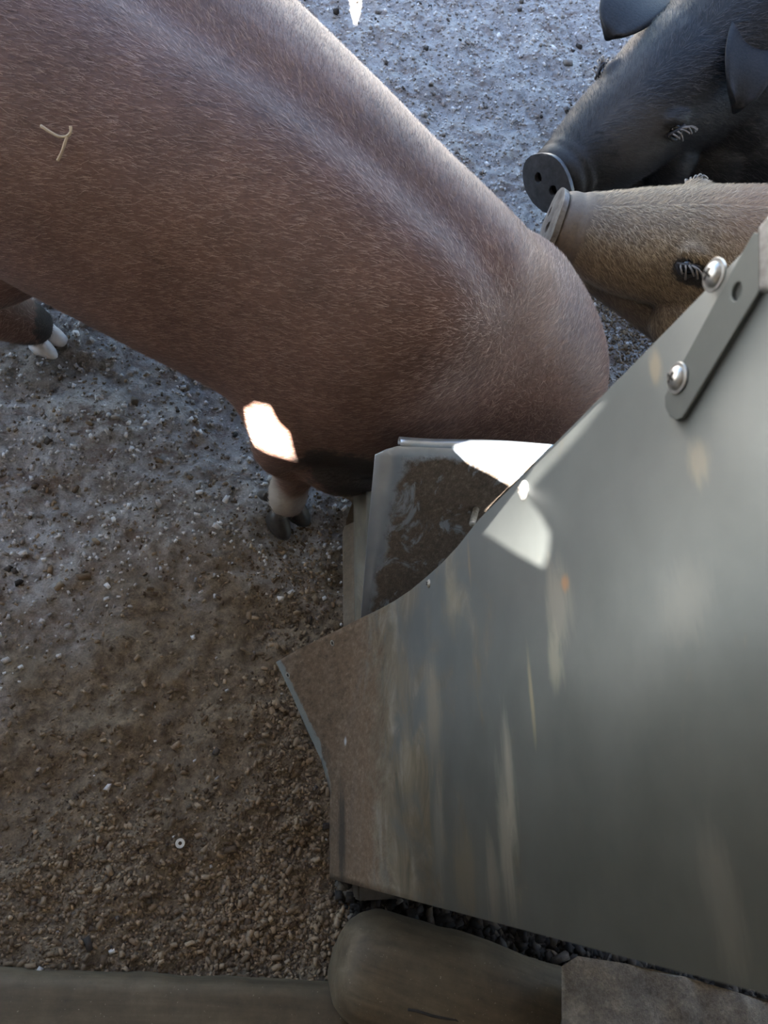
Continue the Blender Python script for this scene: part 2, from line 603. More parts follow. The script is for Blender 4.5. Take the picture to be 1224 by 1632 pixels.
# ------------------------------------------------------------------ feeder
def steel(name, dirt=0.5, tone=1.0, lo=0.1, hi=0.75, metal=0.5, marks=(), edge=None):
    """galvanised sheet; dried brown feed dirt smeared lengthwise low down. marks: (centre, radii, colour, amount)"""
    t = NT(name)
    o = t.obj()
    X, Y, Z = t.xyz(o)[:3]
    f = t.noise(o, 14, 4, 0.55)
    zinc = t.ramp(f, [(0.3, tuple(c * tone for c in (0.128, 0.140, 0.132))), (0.7, tuple(c * tone for c in (0.165, 0.178, 0.168)))])
    smear = t.noise(t.scaled(o, (6, 10, 7)), 1.0, 7, 0.62, 1.8)
    fine = t.noise(t.scaled(o, (150, 150, 60)), 1.0, 4, 0.7)
    fine2 = t.noise(t.scaled(o, (90, 90, 34)), 1.0, 6, 0.75)
    blot = t.noise(t.scaled(o, (20, 20, 9)), 1.0, 7, 0.72, 0.8)
    low = t.smooth(Z, hi, lo)
    # thin olive film, then caked brown dirt lower down
    k0 = t.math('ADD', t.math('MULTIPLY', smear, 1.7), t.math('MULTIPLY', t.smooth(Z, hi + .25, lo + .2), 0.50))
    film = t.math('MULTIPLY', t.smooth(k0, 0.98, 1.35), dirt)
    filmc = t.ramp(t.noise(t.scaled(o, (9, 10, 11)), 1.0, 7, .65, 2.0), [(.32, (.058, .052, .036)), (.5, (.130, .106, .068)), (.68, (.22, .205, .165))])
    c = t.mix(t.math('MULTIPLY', film, .92), zinc, filmc)
    k = t.math('ADD', t.math('MULTIPLY', blot, 0.55), t.math('ADD', t.math('MULTIPLY', smear, .3), t.math('MULTIPLY', t.smooth(Z, hi, 0.08), 0.70)))
    m1 = t.math('MULTIPLY', t.smooth(k, 0.70, 0.98), dirt)
    dirtc = t.ramp(t.math('ADD', t.math('MULTIPLY', fine, .45), t.math('MULTIPLY', fine2, .55)), [(0.34, (0.055, 0.036, 0.023)), (0.52, (0.120, 0.083, 0.054)), (0.70, (0.21, 0.16, 0.115))])
    c = t.mix(t.math('MULTIPLY', m1, .9), c, dirtc)
    wob = t.math('MULTIPLY', t.math('SUBTRACT', t.noise(t.scaled(o, (14, 14, 70)), 1.0, 6, .72, .8), .5), 2.4)
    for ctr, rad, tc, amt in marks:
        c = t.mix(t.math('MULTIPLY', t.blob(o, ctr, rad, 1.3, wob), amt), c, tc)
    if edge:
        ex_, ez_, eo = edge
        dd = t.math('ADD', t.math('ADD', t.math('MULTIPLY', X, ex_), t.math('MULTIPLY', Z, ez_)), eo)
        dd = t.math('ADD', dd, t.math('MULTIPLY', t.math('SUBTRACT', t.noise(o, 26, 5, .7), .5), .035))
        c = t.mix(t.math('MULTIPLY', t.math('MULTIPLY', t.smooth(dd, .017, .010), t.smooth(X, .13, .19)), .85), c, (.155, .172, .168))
    bits = t.smooth(t.noise(o, 330, 2, 0.5), 0.70, 0.76)
    c = t.mix(t.math('MULTIPLY', bits, t.math('MULTIPLY', low, 0.6)), c, (0.33, 0.28, 0.21))
    t.bump(t.math('ADD', t.math('MULTIPLY', fine2, m1), t.math('MULTIPLY', f, 0.05)), 0.35, 0.003)
    rough = t.mix(m1, (0.55,) * 3, (0.92,) * 3)
    met = t.math('MULTIPLY', t.math('SUBTRACT', 1.0, t.math('MAXIMUM', m1, t.math('MULTIPLY', film, .6))), metal)
    return t.done(c, rough, met, t.mix(m1, (.5,) * 3, (.15,) * 3))

def lid_steel():
    t = NT('lid_steel')
    o = t.obj()
    X, Y, Z = t.xyz(o)[:3]
    n1 = t.noise(o, 16, 6, 0.7)
    n2 = t.noise(o, 150, 5, 0.75)
    zinc = t.ramp(t.noise(o, 22, 3), [(0.3, (0.28, 0.32, 0.37)), (0.7, (0.36, 0.40, 0.45))])
    edge = t.math('MINIMUM', t.math('MULTIPLY', Y, -1.0), t.math('SUBTRACT', LIDLEN, X))      # distance from side and front edges
    e = t.math('ADD', edge, t.math('MULTIPLY', t.math('SUBTRACT', n1, 0.5), 0.055))
    m = t.smooth(e, 0.010, 0.024)
    worn = t.smooth(t.noise(t.scaled(o, (1, 1.6, 1)), 13, 5, 0.65, 1.0), 0.56, 0.66)
    m = t.math('MULTIPLY', m, t.math('SUBTRACT', 1.0, t.math('MULTIPLY', worn, 0.75)))
    dirt = t.ramp(n2, [(0.3, (0.045, 0.034, 0.026)), (0.55, (0.105, 0.080, 0.060)), (0.75, (0.20, 0.165, 0.13))])
    c = t.mix(m, zinc, dirt)
    t.bump(t.math('MULTIPLY', n2, m), 0.5, 0.004)
    return t.done(c, t.mix(m, (0.38,) * 3, (0.85,) * 3), t.math('MULTIPLY', t.math('SUBTRACT', 1.0, m), 0.6), 0.5)

bolt_mat = simple('bright_zinc', (0.26, 0.255, 0.23), (0.50, 0.50, 0.49), 160, 0.32, 0.85, 0.15)
rust_mat = simple('grimy_bolt', (0.10, 0.085, 0.06), (0.36, 0.34, 0.29), 320, 0.5, 0.4, 0.4)
hole_mat = simple('dark_hole', (0.012, 0.010, 0.008), (0.03, 0.025, 0.02), 60, 0.9)

feeder = empty('hog_feeder', FB, FEED)
tag(feeder, 'tall galvanised steel hog feeder with muddy flared side panel, at right', 'feeder')

def solid(o, th, off=-1):
    md = o.modifiers.new('thick', 'SOLIDIFY'); md.thickness = th; md.offset = off
    return o

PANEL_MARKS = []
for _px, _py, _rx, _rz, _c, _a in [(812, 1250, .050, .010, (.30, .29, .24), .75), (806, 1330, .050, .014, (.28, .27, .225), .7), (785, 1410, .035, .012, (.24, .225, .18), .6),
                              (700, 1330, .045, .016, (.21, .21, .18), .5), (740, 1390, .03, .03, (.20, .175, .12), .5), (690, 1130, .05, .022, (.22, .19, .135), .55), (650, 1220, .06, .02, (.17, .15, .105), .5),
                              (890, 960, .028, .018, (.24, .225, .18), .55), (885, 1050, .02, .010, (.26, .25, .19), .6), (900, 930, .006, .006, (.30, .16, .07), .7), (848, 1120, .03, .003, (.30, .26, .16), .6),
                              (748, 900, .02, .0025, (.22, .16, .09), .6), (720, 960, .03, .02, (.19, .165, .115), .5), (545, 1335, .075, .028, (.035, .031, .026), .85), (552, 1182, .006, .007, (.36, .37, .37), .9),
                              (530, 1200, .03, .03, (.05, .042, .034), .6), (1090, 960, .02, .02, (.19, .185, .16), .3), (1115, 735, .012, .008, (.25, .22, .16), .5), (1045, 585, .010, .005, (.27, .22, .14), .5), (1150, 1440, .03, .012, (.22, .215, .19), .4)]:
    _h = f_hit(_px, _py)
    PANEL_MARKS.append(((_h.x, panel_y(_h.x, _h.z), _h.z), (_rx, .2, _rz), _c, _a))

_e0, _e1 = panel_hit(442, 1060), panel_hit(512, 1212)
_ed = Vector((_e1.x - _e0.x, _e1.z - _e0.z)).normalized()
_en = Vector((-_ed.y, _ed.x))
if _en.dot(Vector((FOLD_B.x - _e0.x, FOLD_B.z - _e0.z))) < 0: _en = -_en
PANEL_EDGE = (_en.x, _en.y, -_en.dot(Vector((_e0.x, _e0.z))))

def build_panel():
    out_px = [(525, 1400), (525, 1330), (526, 1262), (512, 1212), (490, 1165), (466, 1110), (440, 1055), (470, 1038), (505, 1020), (540, 1003), (575, 985),
              (602, 972), (628, 958), (655, 940), (680, 919), (705, 897), (730, 870), (755, 838), (765, 826)]
    out = []
    for p in out_px:
        h = panel_hit(*p); out.append((h.x, h.z))
    FX = f_hit(1000, 590).x; TOPZ = 1.33
    out += [(FX + 0.001, 0.95), (FX, 1.1), (FX, TOPZ), (0.0, TOPZ), (0.0, 0.6)]
    extra = [(x, z) for x in np.arange(0.01, 0.52, 0.012) for z in np.arange(0.01, 0.45, 0.012)]
    vo, fa = cdt_polygon(out, (), extra)
    me = pymesh([(v.x, panel_y(v.x, v.y), v.y) for v in vo], fa)
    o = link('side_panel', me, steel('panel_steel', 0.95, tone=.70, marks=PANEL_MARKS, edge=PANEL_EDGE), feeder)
    bm = bmesh.new(); bm.from_mesh(me)
    bmesh.ops.delete(bm, geom=[v for v in bm.verts if not v.link_faces], context='VERTS')
    bmesh.ops.recalc_face_normals(bm, faces=bm.faces)
    if sum(f.normal.y * f.calc_area() for f in bm.faces) < 0:
        bmesh.ops.reverse_faces(bm, faces=bm.faces)
    bm.to_mesh(me); bm.free()
    solid(o, 0.0022)
    o['label'] = 'muddy flared sheet steel side'
    return o
panel = build_panel()

def frame_on_panel(px, py):
    p = panel_hit(px, py)
    e = 0.004
    nx = -(panel_y(p.x + e, p.z) - panel_y(p.x - e, p.z)) / (2 * e); nz = -(panel_y(p.x, p.z + e) - panel_y(p.x, p.z - e)) / (2 * e)
    n = Vector((nx, 1, nz)).normalized()
    return p, n

def lathe(bm, prof, nseg=20, m=Matrix()):
    prev = None
    for r, z in prof:
        cur = [bm.verts.new(m @ Vector((r * math.cos(2 * math.pi * k / nseg), r * math.sin(2 * math.pi * k / nseg), z))) for k in range(nseg)] if r > 1e-6 else [bm.verts.new(m @ Vector((0, 0, z)))]
        if prev:
            if len(cur) == 1 and len(prev) > 1:
                for k in range(nseg): bm.faces.new((prev[k], prev[(k + 1) % nseg], cur[0]))
            elif len(prev) == 1 and len(cur) > 1:
                for k in range(nseg): bm.faces.new((prev[0], cur[(k + 1) % nseg], cur[k]))
            elif len(cur) > 1:
                for k in range(nseg): bm.faces.new((prev[k], prev[(k + 1) % nseg], cur[(k + 1) % nseg], cur[k]))
        prev = cur
    return bm

def bolt_mesh(r):
    bm = bmesh.new()
    lathe(bm, [(0, .55 * r), (.35 * r, .53 * r), (.7 * r, .42 * r), (.95 * r, .18 * r), (r, 0.05 * r), (r, 0), (0.01 * r, 0)])
    return mesh_of(bm)

def washer_mesh(r0, r1, h):
    bm = bmesh.new()
    lathe(bm, [(r0, 0), (r1 * .97, 0), (r1, h * .3), (r1, h * .8), (r1 * .97, h), (r0, h), (r0, 0)], 28)
    return mesh_of(bm)

def add_bolt(px, py, r, washer=True, mat=None, lift=0.0, y=None):
    p, n = frame_on_panel(px, py)
    q = n.to_track_quat('Z', 'X')
    b = link('bolt', bolt_mesh(r), mat or bolt_mat, feeder); sharp(b, 50)
    b.rotation_mode = 'QUATERNION'; b.rotation_quaternion = q
    b.location = p + n * (lift + (0.0016 if washer else 0.0))
    if washer:
        w = link('washer', washer_mesh(r * .5, r * 1.32, 0.0016), mat or bolt_mat, b); sharp(w)
        w.location = (0, 0, -0.0016)
    s = bmesh.new()
    for k in range(2):
        bmesh.ops.create_cube(s, size=1, matrix=Matrix.Rotation(k * math.pi / 2 + .5, 4, 'Z') @ Matrix.Translation((0, 0, .55 * r)) @ Matrix.Diagonal((r * 1.0, r * .2, r * .06, 1)))
    link('cross_recess', mesh_of(s), hole_mat, b, smooth=False)
    return b

# flat bracket bolted near the top edge
def build_bracket():
    edge_r = [(1215, 472), (1185, 521), (1155, 570), (1125, 619), (1103, 655)]
    tip = [(1096, 666), (1086, 671), (1075, 665), (1068, 651), (1067, 632)]
    edge_l = [(1084, 600), (1110, 552), (1140, 497), (1170, 442), (1196, 396), (1210, 372), (1262, 380), (1262, 395)]
    P = [f_hit(*p) for p in edge_r + tip + edge_l]
    hole = []
    for k in range(12):
        a = 2 * math.pi * k / 12
        hole.append(f_hit(1183 + 8 * math.cos(a) - 3 * math.sin(a), 466 + 15 * math.sin(a)))
    vo, fa = cdt_polygon([(p.x, p.z) for p in P], [[(p.x, p.z) for p in hole]])
    me = pymesh([(v.x, 0.0, v.y) for v in vo], fa)
    bm = bmesh.new(); bm.from_mesh(me)
    bmesh.ops.recalc_face_normals(bm, faces=bm.faces)
    if sum(f.normal.y for f in bm.faces) < 0: bmesh.ops.reverse_faces(bm, faces=bm.faces)
    bm.to_mesh(me); bm.free()
    o = link('bracket', me, steel('bracket_steel', 0.3, 0.66), feeder, smooth=False)
    o.location = (0, 0.0006, 0)
    solid(o, 0.003, 1)
    b = o.modifiers.new('b', 'BEVEL'); b.width = 0.0007; b.segments = 2; b.limit_method = 'ANGLE'
    # bright bent-up end of the bracket at the frame edge
    e0 = f_hit(1203, 362, .012); e1 = f_hit(1203, 466, .012); e2 = f_hit(1290, 470, .012); e3 = f_hit(1290, 320, .012); e4 = f_hit(1224, 338, .012)
    outl = [(p.x, p.z) for p in (e0, e1, e2, e3, e4)]
    vo, fa = cdt_polygon(outl)
    me = pymesh([(v.x, 0, v.y) for v in vo], fa)
    c = link('bracket_cap', me, bolt_mat, feeder, smooth=False)
    c.location = (0, 0.0065, 0)
    solid(c, 0.010, 0)
    b = c.modifiers.new('b', 'BEVEL'); b.width = 0.003; b.segments = 3; b.limit_method = 'ANGLE'
    c['label'] = 'bright bent metal end'
build_bracket()
add_bolt(1090, 604, 0.0072, True, lift=0.0035)
add_bolt(1149, 440, 0.0072, True, lift=0.0035)
add_bolt(836, 781, 0.0066, True)
add_bolt(684, 930, 0.0052, False, rust_mat)
for px, py, r in [(530, 1025, .0042), (459, 1076, .0045)]:
    p, n = frame_on_panel(px, py)
    h = link('screw_hole', washer_mesh(r * .7, r * 1.25, 0.0010), rust_mat, feeder)
    h.rotation_mode = 'QUATERNION'; h.rotation_quaternion = n.to_track_quat('Z', 'X'); h.location = p
    s = bmesh.new(); lathe(s, [(0, .0006), (r * .72, .0006), (r * .72, 0), (0, 0)], 16)
    link('hole_bottom', mesh_of(s), hole_mat, h)

# hinged lid, pushed up by the pig's head
LIDX = (LID_F - LID_R).normalized()
_lo = LID_R
LIDM = Matrix((LIDX, Vector((0, 1, 0)), LID_N)).transposed()
if LIDM.determinant() < 0:
    LIDM = Matrix((LIDX, Vector((0, 1, 0)), -LID_N)).transposed()
def lid2(px, py):
    v = LIDM.transposed() @ (lid_hit(px, py) - LID_R)
    return (v.x, v.y)
_lip = [lid2(652, 712), lid2(880, 714)]
LIDLEN = 0.5 * (_lip[0][0] + _lip[1][0])
def build_lid():
    a = lid2(575, 985); b = lid2(611, 725); c = lid2(650, 708)
    far = -0.42
    outl = [a, lid2(592, 852), b, lid2(630, 716), (LIDLEN, c[1]), (LIDLEN, far), (-0.10, far), (-0.10, a[1] - 0.03)]
    ex = [(x, y) for x in np.arange(-.09, LIDLEN, .02) for y in np.arange(far + .01, 0, .02)]
    vo, fa = cdt_polygon(outl, (), ex)
    g = [(v.x, v.y, 0.004 * math.sin(v.x * 9) * math.cos(v.y * 7)) for v in vo]
    me = pymesh(g, fa)
    bm = bmesh.new(); bm.from_mesh(me)
    bmesh.ops.delete(bm, geom=[v for v in bm.verts if not v.link_faces], context='VERTS')
    bmesh.ops.recalc_face_normals(bm, faces=bm.faces); bm.to_mesh(me); bm.free()
    o = link('lid', me, lid_steel(), feeder)
    o.matrix_local = Matrix.Translation(LID_R) @ LIDM.to_4x4()
    solid(o, 0.002, 0)
    o['label'] = 'dirty hinged feed lid with rolled front lip'
    # rolled lip
    bm = bmesh.new()
    n = 14; ys = np.linspace(c[1] - .003, far, 24); rows = []
    sgn = -1 if LIDM.col[2].z > 0 else 1
    for y in ys:
        w = 0.0015 * math.sin(y * 30)
        rows.append([bm.verts.new((LIDLEN + .0085 * math.sin(math.pi * 1.25 * k / n) + w, y, sgn * 0.0085 * (1 - math.cos(math.pi * 1.25 * k / n)))) for k in range(n + 1)])
    for A, B in zip(rows, rows[1:]):
        for k in range(n): bm.faces.new((A[k], A[k + 1], B[k + 1], B[k]))
    r = link('rolled_lip', mesh_of(bm), simple('lip_zinc', (0.34, 0.38, 0.42), (0.46, 0.50, 0.54), 30, 0.3, 0.7, 0.1), o)
    solid(r, 0.0015, 0)
    # hinge pin poking out beside the panel edge
    p0 = lid_hit(757, 818, 0.012); 
    bm = bmesh.new()
    lathe(bm, [(0, .035), (.004, .034), (.0048, .03), (.0048, -.012), (0, -.012)], 14)
    pin = link('hinge_pin', mesh_of(bm), rust_mat, feeder)
    pin.rotation_mode = 'QUATERNION'; pin.rotation_quaternion = Vector((-.6, .3, .4)).to_track_quat('Z', 'X'); pin.location = p0
    return o
lid = build_lid()

# trough: wavy end plate, front wall, floor
def build_trough():
    out_px = [(552, 784), (580, 782), (607, 786), (606, 800), (596, 870), (586, 940), (580, 1000), (566, 1010), (545, 1000), (545, 950), (546, 905), (551, 882), (547, 862), (546, 848), (554, 839), (561, 831), (565, 820), (563, 808), (557, 797), (552, 792)]
    Y0 = -0.02
    P = [f_hit(*p, Y0) for p in out_px]
    P = [(p.x, max(p.z, 0.004)) for p in P]
    fx = P[0][0]
    vo, fa = cdt_polygon(P, (), [(x, z) for x in np.arange(.3, .7, .012) for z in np.arange(0, .4, .012)])
    zt = max(p[1] for p in P)
    me = pymesh([(v.x, -0.006 * math.sin(v.y * 60) , v.y) for v in vo], fa)
    bm = bmesh.new(); bm.from_mesh(me)
    bmesh.ops.delete(bm, geom=[v for v in bm.verts if not v.link_faces], context='VERTS')
    bm.to_mesh(me); bm.free()
    t = link('trough_end', me, steel('trough_steel', 0.7, .9, 0.0, 0.2), feeder)
    t.location = (0, Y0, 0)
    solid(t, 0.0025, 0)
    t['label'] = 'bent blue grey trough end plate'
    # front wall and floor of the trough, running off behind the panel
    xf = fx - 0.02
    prof = [(xf + .012, .115), (xf + .006, .122), (xf, .115), (xf - .02, .03), (xf - .05, .015), (.12, .015), (.06, .06)]
    bm = bmesh.new()
    rows = [[bm.verts.new((x, y, z)) for x, z in prof] for y in (Y0 - .01, -.2, -.4)]
    for A, B in zip(rows, rows[1:]):
        for k in range(len(prof) - 1): bm.faces.new((A[k], A[k + 1], B[k + 1], B[k]))
    tr = link('trough', mesh_of(bm), t.data.materials[0], feeder)
    solid(tr, 0.002, 0)
build_trough()

# hopper walls behind the side panel
def wall_strip(name, pts, y0, y1, mat):
    bm = bmesh.new()
    a = [bm.verts.new((x, y0, z)) for x, z in pts]; b = [bm.verts.new((x, y1, z)) for x, z in pts]
    for k in range(len(pts) - 1): bm.faces.new((a[k], a[k + 1], b[k + 1], b[k]))
    o = link(name, mesh_of(bm), mat, feeder, smooth=False)
    solid(o, 0.002, 0)
    return o
_fx = f_hit(1000, 590).x
_inner = steel('hopper_steel', 0.4)
wall_strip('hopper_front', [(_fx - .006, 1.32), (_fx - .006, .8), (.20, .42)], -.003, -.42, _inner)
wall_strip('hopper_back', [(.004, 1.32), (.004, .02)], -.003, -.42, _inner)
def far_side():
    pts = [(.0, .02), (.0, 1.33), (_fx, 1.33), (_fx, .9), (.30, .55), (.32, .02)]
    me = pymesh([(x, -.424, z) for x, z in pts], [tuple(range(6))])
    o = link('far_side_panel', me, _inner, feeder, smooth=False); solid(o, .002, 0)
far_side()
# dark base skid showing under the side panel's heel
def skid():
    bm = bmesh.new()
    x0, x1 = .004, f_hit(526, 1262).x - .003
    bmesh.ops.create_cube(bm, size=1, matrix=Matrix.Translation(((x0 + x1) / 2, -.05, .035)) @ Matrix.Diagonal((x1 - x0, .07, .06, 1)))
    bmesh.ops.bevel(bm, geom=bm.edges[:], offset=.004, segments=2, affect='EDGES')
    link('base_skid', mesh_of(bm), simple('dark_skid', (.03, .025, .02), (.08, .07, .055), 30, .8), feeder, smooth=False)
skid()
def back_skid():  # dark bar added to keep the gap behind the feeder black
    bm = bmesh.new()
    bmesh.ops.create_cube(bm, size=1, matrix=Matrix.Translation((-.018, -.50, .025)) @ Matrix.Diagonal((.032, .92, .05, 1)))
    bmesh.ops.bevel(bm, geom=bm.edges[:], offset=.004, segments=2, affect='EDGES')
    link('base_skid', mesh_of(bm), bpy.data.materials['dark_skid'], feeder, smooth=False)
back_skid()

# ------------------------------------------------------------------ pigs
def claw(bm, p, f, L, w, h, up=Vector((0, 0, 1))):
    """one hoof claw: rounded wedge from heel p, pointing along f (horizontal)"""
    f = f.normalized(); s = up.cross(f).normalized()
    prof = [(0, .8, 1.0), (.3, 1.0, 1.0), (.55, .95, .80), (.8, .72, .48), (.93, .45, .26), (1.0, .15, .12)]
    rows = []
    for t, ww, hh in prof:
        c = p + f * (L * t); r = []
        for k in range(10):
            a = math.pi * k / 9
            r.append(bm.verts.new(c + s * (w * ww * math.cos(a)) + up * (h * hh * math.sin(a) ** .8)))
        rows.append(r)
    for A, B in zip(rows, rows[1:]):
        for k in range(9): bm.faces.new((A[k], A[k + 1], B[k + 1], B[k]))
        bm.faces.new((A[0], B[0], B[9], A[9]))
    bm.faces.new(rows[0]); bm.faces.new(rows[-1][::-1])

def add_hooves(parent, loc, foot, f, mat, L=.062, w=.021, h=.04, dew=None, gap=.021):
    f = Vector((f[0], f[1], 0)).normalized(); s = Vector((0, 0, 1)).cross(f)
    for k in (-1, 1):
        bm = bmesh.new()
        claw(bm, Vector(foot) + s * (k * gap) - f * .012, (f + s * k * (gap - .011) * 10), L, w, h)
        shift = mesh_of(bm); shift_mesh(shift, loc)
        link('hoof', shift, mat, parent)
    if dew:
        for k in (-1, 1):
            bm = bmesh.new()
            c = Vector(foot) - f * .045 + s * (k * .024) + Vector((0, 0, .048))
            loft(bm, [(*(c + f * .012 + Vector((0, 0, .014))), .010, .010, 2), (*c, .011, .010, 2), (*(c - f * .012 - Vector((0, 0, .016))), .006, .005, 2)], 3, 12)
            m = mesh_of(bm); shift_mesh(m, loc)
            link('dewclaw', m, dew, parent)

# ---- the red pig eating from the feeder
PD = Vector((.6, -.8, 0)); PS = Vector((.8, .6, 0)); PO = Vector((.06, .965, 0))
def tp(t, c, z):
    return PO + PD * t + PS * c + Vector((0, 0, z))
TT = [-.60, -.35, -.10, .10, .25, .40, .52]
CC = [-.134, -.086, -.032, .015, .049, .078, .084]
AA = [.355, .365, .325, .284, .247, .221, .19]
def red_pig():
    bm = bmesh.new()
    rows = [(*tp(-1.02, -.17, .52), .05, .06, 2.1), (*tp(-.97, -.165, .51), .17, .16, 2.1), (*tp(-.82, -.155, .50), .28, .235, 2.2)]
    for t, c, a in zip(TT, CC, AA):
        rows.append((*tp(t, c, .50), a, .26, 2.25))
    rows[-1] = (*tp(.49, .084, .51), .185, .245, 2.2)
    rows += [(*tp(.53, .084, .51), .145, .20, 2.1), (*tp(.555, .084, .51), .09, .12, 2.0), (*tp(.565, .084, .51), .03, .04, 2.0)]
    loft(bm, rows, 5, 40, fwd=PD)
    # neck and head, lowered under the lid
    nk = [(*tp(.36, .078, .46), .19, .21, 2.1), (*at(800, 590, .40), .175, .20, 2.1), (*at(800, 672, .25), .14, .145, 2.1), (*at(795, 740, .17), .115, .12, 2.1), (*at(785, 800, .13), .085, .085, 2.0), (*at(765, 850, .10), .05, .05, 2.0), (*at(758, 870, .095), .045, .045, 2.0)]
    loft(bm, nk, 5, 32)
    blob(bm, at(552, 712, .27), (.10, .09, .095))
    blob(bm, at(640, 672, .30), (.13, .11, .12))
    blob(bm, at(846, 528, .47), (.11, .11, .12))
    blob(bm, at(832, 452, .53), (.090, .09, .10))
    blob(bm, at(860, 590, .37), (.085, .09, .10))
    # shoulder and near foreleg
    el = at(428, 690, .36)
    blob(bm, el + Vector((.052, .05, .03)), (.104, .09, .15))
    ft = at(455, 822, 0.02)
    loft(bm, [(*(el + Vector((.09, .07, .10))), .10, .10, 2), (*(el + Vector((.055, .045, -.02))), .075, .085, 2), (*(el + Vector((.035, .04, -.12))), .052, .060, 2), (ft.x + .004, ft.y + .035, .20, .040, .046, 2), (ft.x, ft.y + .035, .12, .037, .040, 2), (ft.x, ft.y + .026, .072, .040, .042, 2), (ft.x, ft.y + .01, .035, .033, .034, 2)], 4, 20, up=Vector((0, 1, 0)))
    # far foreleg
    ff = tp(.33, .17, 0)
    loft(bm, [(*(ff + Vector((0, 0, .40))), .09, .10, 2), (*(ff + Vector((0, 0, .28))), .06, .07, 2), (*(ff + Vector((0, 0, .15))), .035, .04, 2), (*(ff + Vector((0, 0, .03))), .032, .034, 2)], 4, 18, up=Vector((0, 1, 0)))
    # hind legs: knee forward against the belly, hock back, shank down
    hf = at(62, 528, 0.02)
    for k, foot in ((-1, hf), (1, hf + PS * .34)):
        hip = foot - PD * .10 + PS * (-k * .06) + Vector((0, 0, .46))
        ank = [(*(foot - PD * .13 + Vector((0, 0, .215))), .056, .07, 2), (*(foot - PD * .105 + Vector((0, 0, .13))), .046, .054, 2), (*(foot - PD * .05 + Vector((0, 0, .068))), .043, .048, 2), (*(foot - PD * .012 + Vector((0, 0, .032))), .034, .034, 2)]
        if k == -1:
            ank = [(*at(-70, 455, .20), .058, .07, 2), (*at(-15, 492, .125), .052, .056, 2), (*at(38, 512, .075), .046, .050, 2), (*at(66, 524, .035), .036, .034, 2)]
        loft(bm, [(*hip, .13, .17, 2), (*(foot + PD * .02 - PS * k * .03 + Vector((0, 0, .33))), .085, .11, 2)] + ank, 4, 20, up=PD)
    # tail
    tb = tp(-1.0, -.17, .62)
    loft(bm, [(*tb, .022, .022, 2), (*(tb - PD * .07 + Vector((0, 0, .0))), .016, .016, 2), (*(tb - PD * .10 + PS * .04 + Vector((0, 0, -.04))), .012, .012, 2), (*(tb - PD * .07 + PS * .06 + Vector((0, 0, -.08))), .009, .009, 2)], 4, 12)
    me = remeshed(bm, 0.009, 8)
    def wt(P):
        t = (P - np.array(PO)) @ np.array(PD)
        return np.clip((t - .15) / .2, 0, 1) * np.clip((P[:, 2] - .30) / .1, 0, 1)
    relax(me, wt, 170)
    def groove(P, N):
        t = (P - np.array(PO)) @ np.array(PD); w = (P - np.array(PO)) @ np.array(PS) - np.interp(t, TT, CC)
        k = np.exp(-(w / .040) ** 2) * np.clip((N[:, 2] - .3) / .4, 0, 1) * np.clip((P[:, 2] - .5) / .1, 0, 1)
        b = np.exp(-((np.abs(w) - .10) / .06) ** 2) * np.clip(N[:, 2], 0, 1) * np.clip((P[:, 2] - .5) / .1, 0, 1)
        # shallow skin folds and muscle relief
        f = .006 * np.sin(t * 9 + w * 14) * np.clip((P[:, 2] - .35) / .2, 0, 1)
        P = P + N * f[:, None]
        P[:, 2] += -.009 * k + .004 * b
        return P
    sculpt(me, groove)
    base = Vector((.15, .85, 0))
    mudc = [(at(560, 760, .33), (.095, .065, .085)), (at(515, 750, .34), (.045, .04, .06)), (at(72, 516, .07), (.028, .05, .05)),
            (at(20, 545, .06), (.05, .012, .03))]
    white = [(at(442, 785, .08), (.06, .045, .055), (.46, .42, .37), .95)]
    sk, hr = pig_mats('red_pig', ((.088, .045, .033), (.158, .084, .061)), ((.108, .056, .040), (.235, .136, .102), (.46, .335, .28)), mudc,
                      tints=white)
    root = empty('pig', base)
    tag(root, 'large red brown pig with its head under the feeder lid', 'pig')
    bv = bvh_of(me)
    def field(P, N):
        t = (P - np.array(PO)) @ np.array(PD)
        w = (P - np.array(PO)) @ np.array(PS)
        f = np.tile(-np.array(PD), (len(P), 1)) * 1.0
        out = np.sign(w - np.interp(t, TT, CC)) * np.clip(np.abs(w - np.interp(t, TT, CC)) / .1, 0, 1)
        f += out[:, None] * np.array(PS) * .75
        f += np.array([0, 0, -.35])
        return f
    fur('fur', me, 120000, .015, .00055, field, hr, root, base, lift=.22, seed=3)
    m2 = me.copy(); bpy.data.meshes.remove(me)
    shift_mesh(m2, base)
    b = link('body', m2, sk, root)
    dark = simple('dark_hoof', (.012, .010, .009), (.05, .042, .035), 60, .5)
    pale = simple('pale_hoof', (.48, .46, .45), (.68, .66, .66), 40, .5)
    add_hooves(root, base, (ft.x, ft.y + .01, .0), (.55, -.8), dark, .06, .022, .045, dark)
    add_hooves(root, base, (*(hf + PD * .012)[:2], .0), (.85, -.52), pale, .056, .019, .036, None, .0165)
    add_hooves(root, base, (*(hf + PS * .34)[:2], .0), PD, dark, .058, .021, .04)
    add_hooves(root, base, (*ff[:2], .0), PD, dark, .058, .021, .04)
    return bv
RED = red_pig()

# ---- pig heads: local X = out of the snout, Y = the pig's left, Z = up
def head_matrix(x, y, z, yaw, pitch, roll, scale):
    return Matrix.Translation((x, y, z)) @ Matrix.Rotation(yaw, 4, 'Z') @ Matrix.Rotation(pitch, 4, 'Y') @ Matrix.Rotation(roll, 4, 'X') @ Matrix.Diagonal((scale, scale, scale, 1))

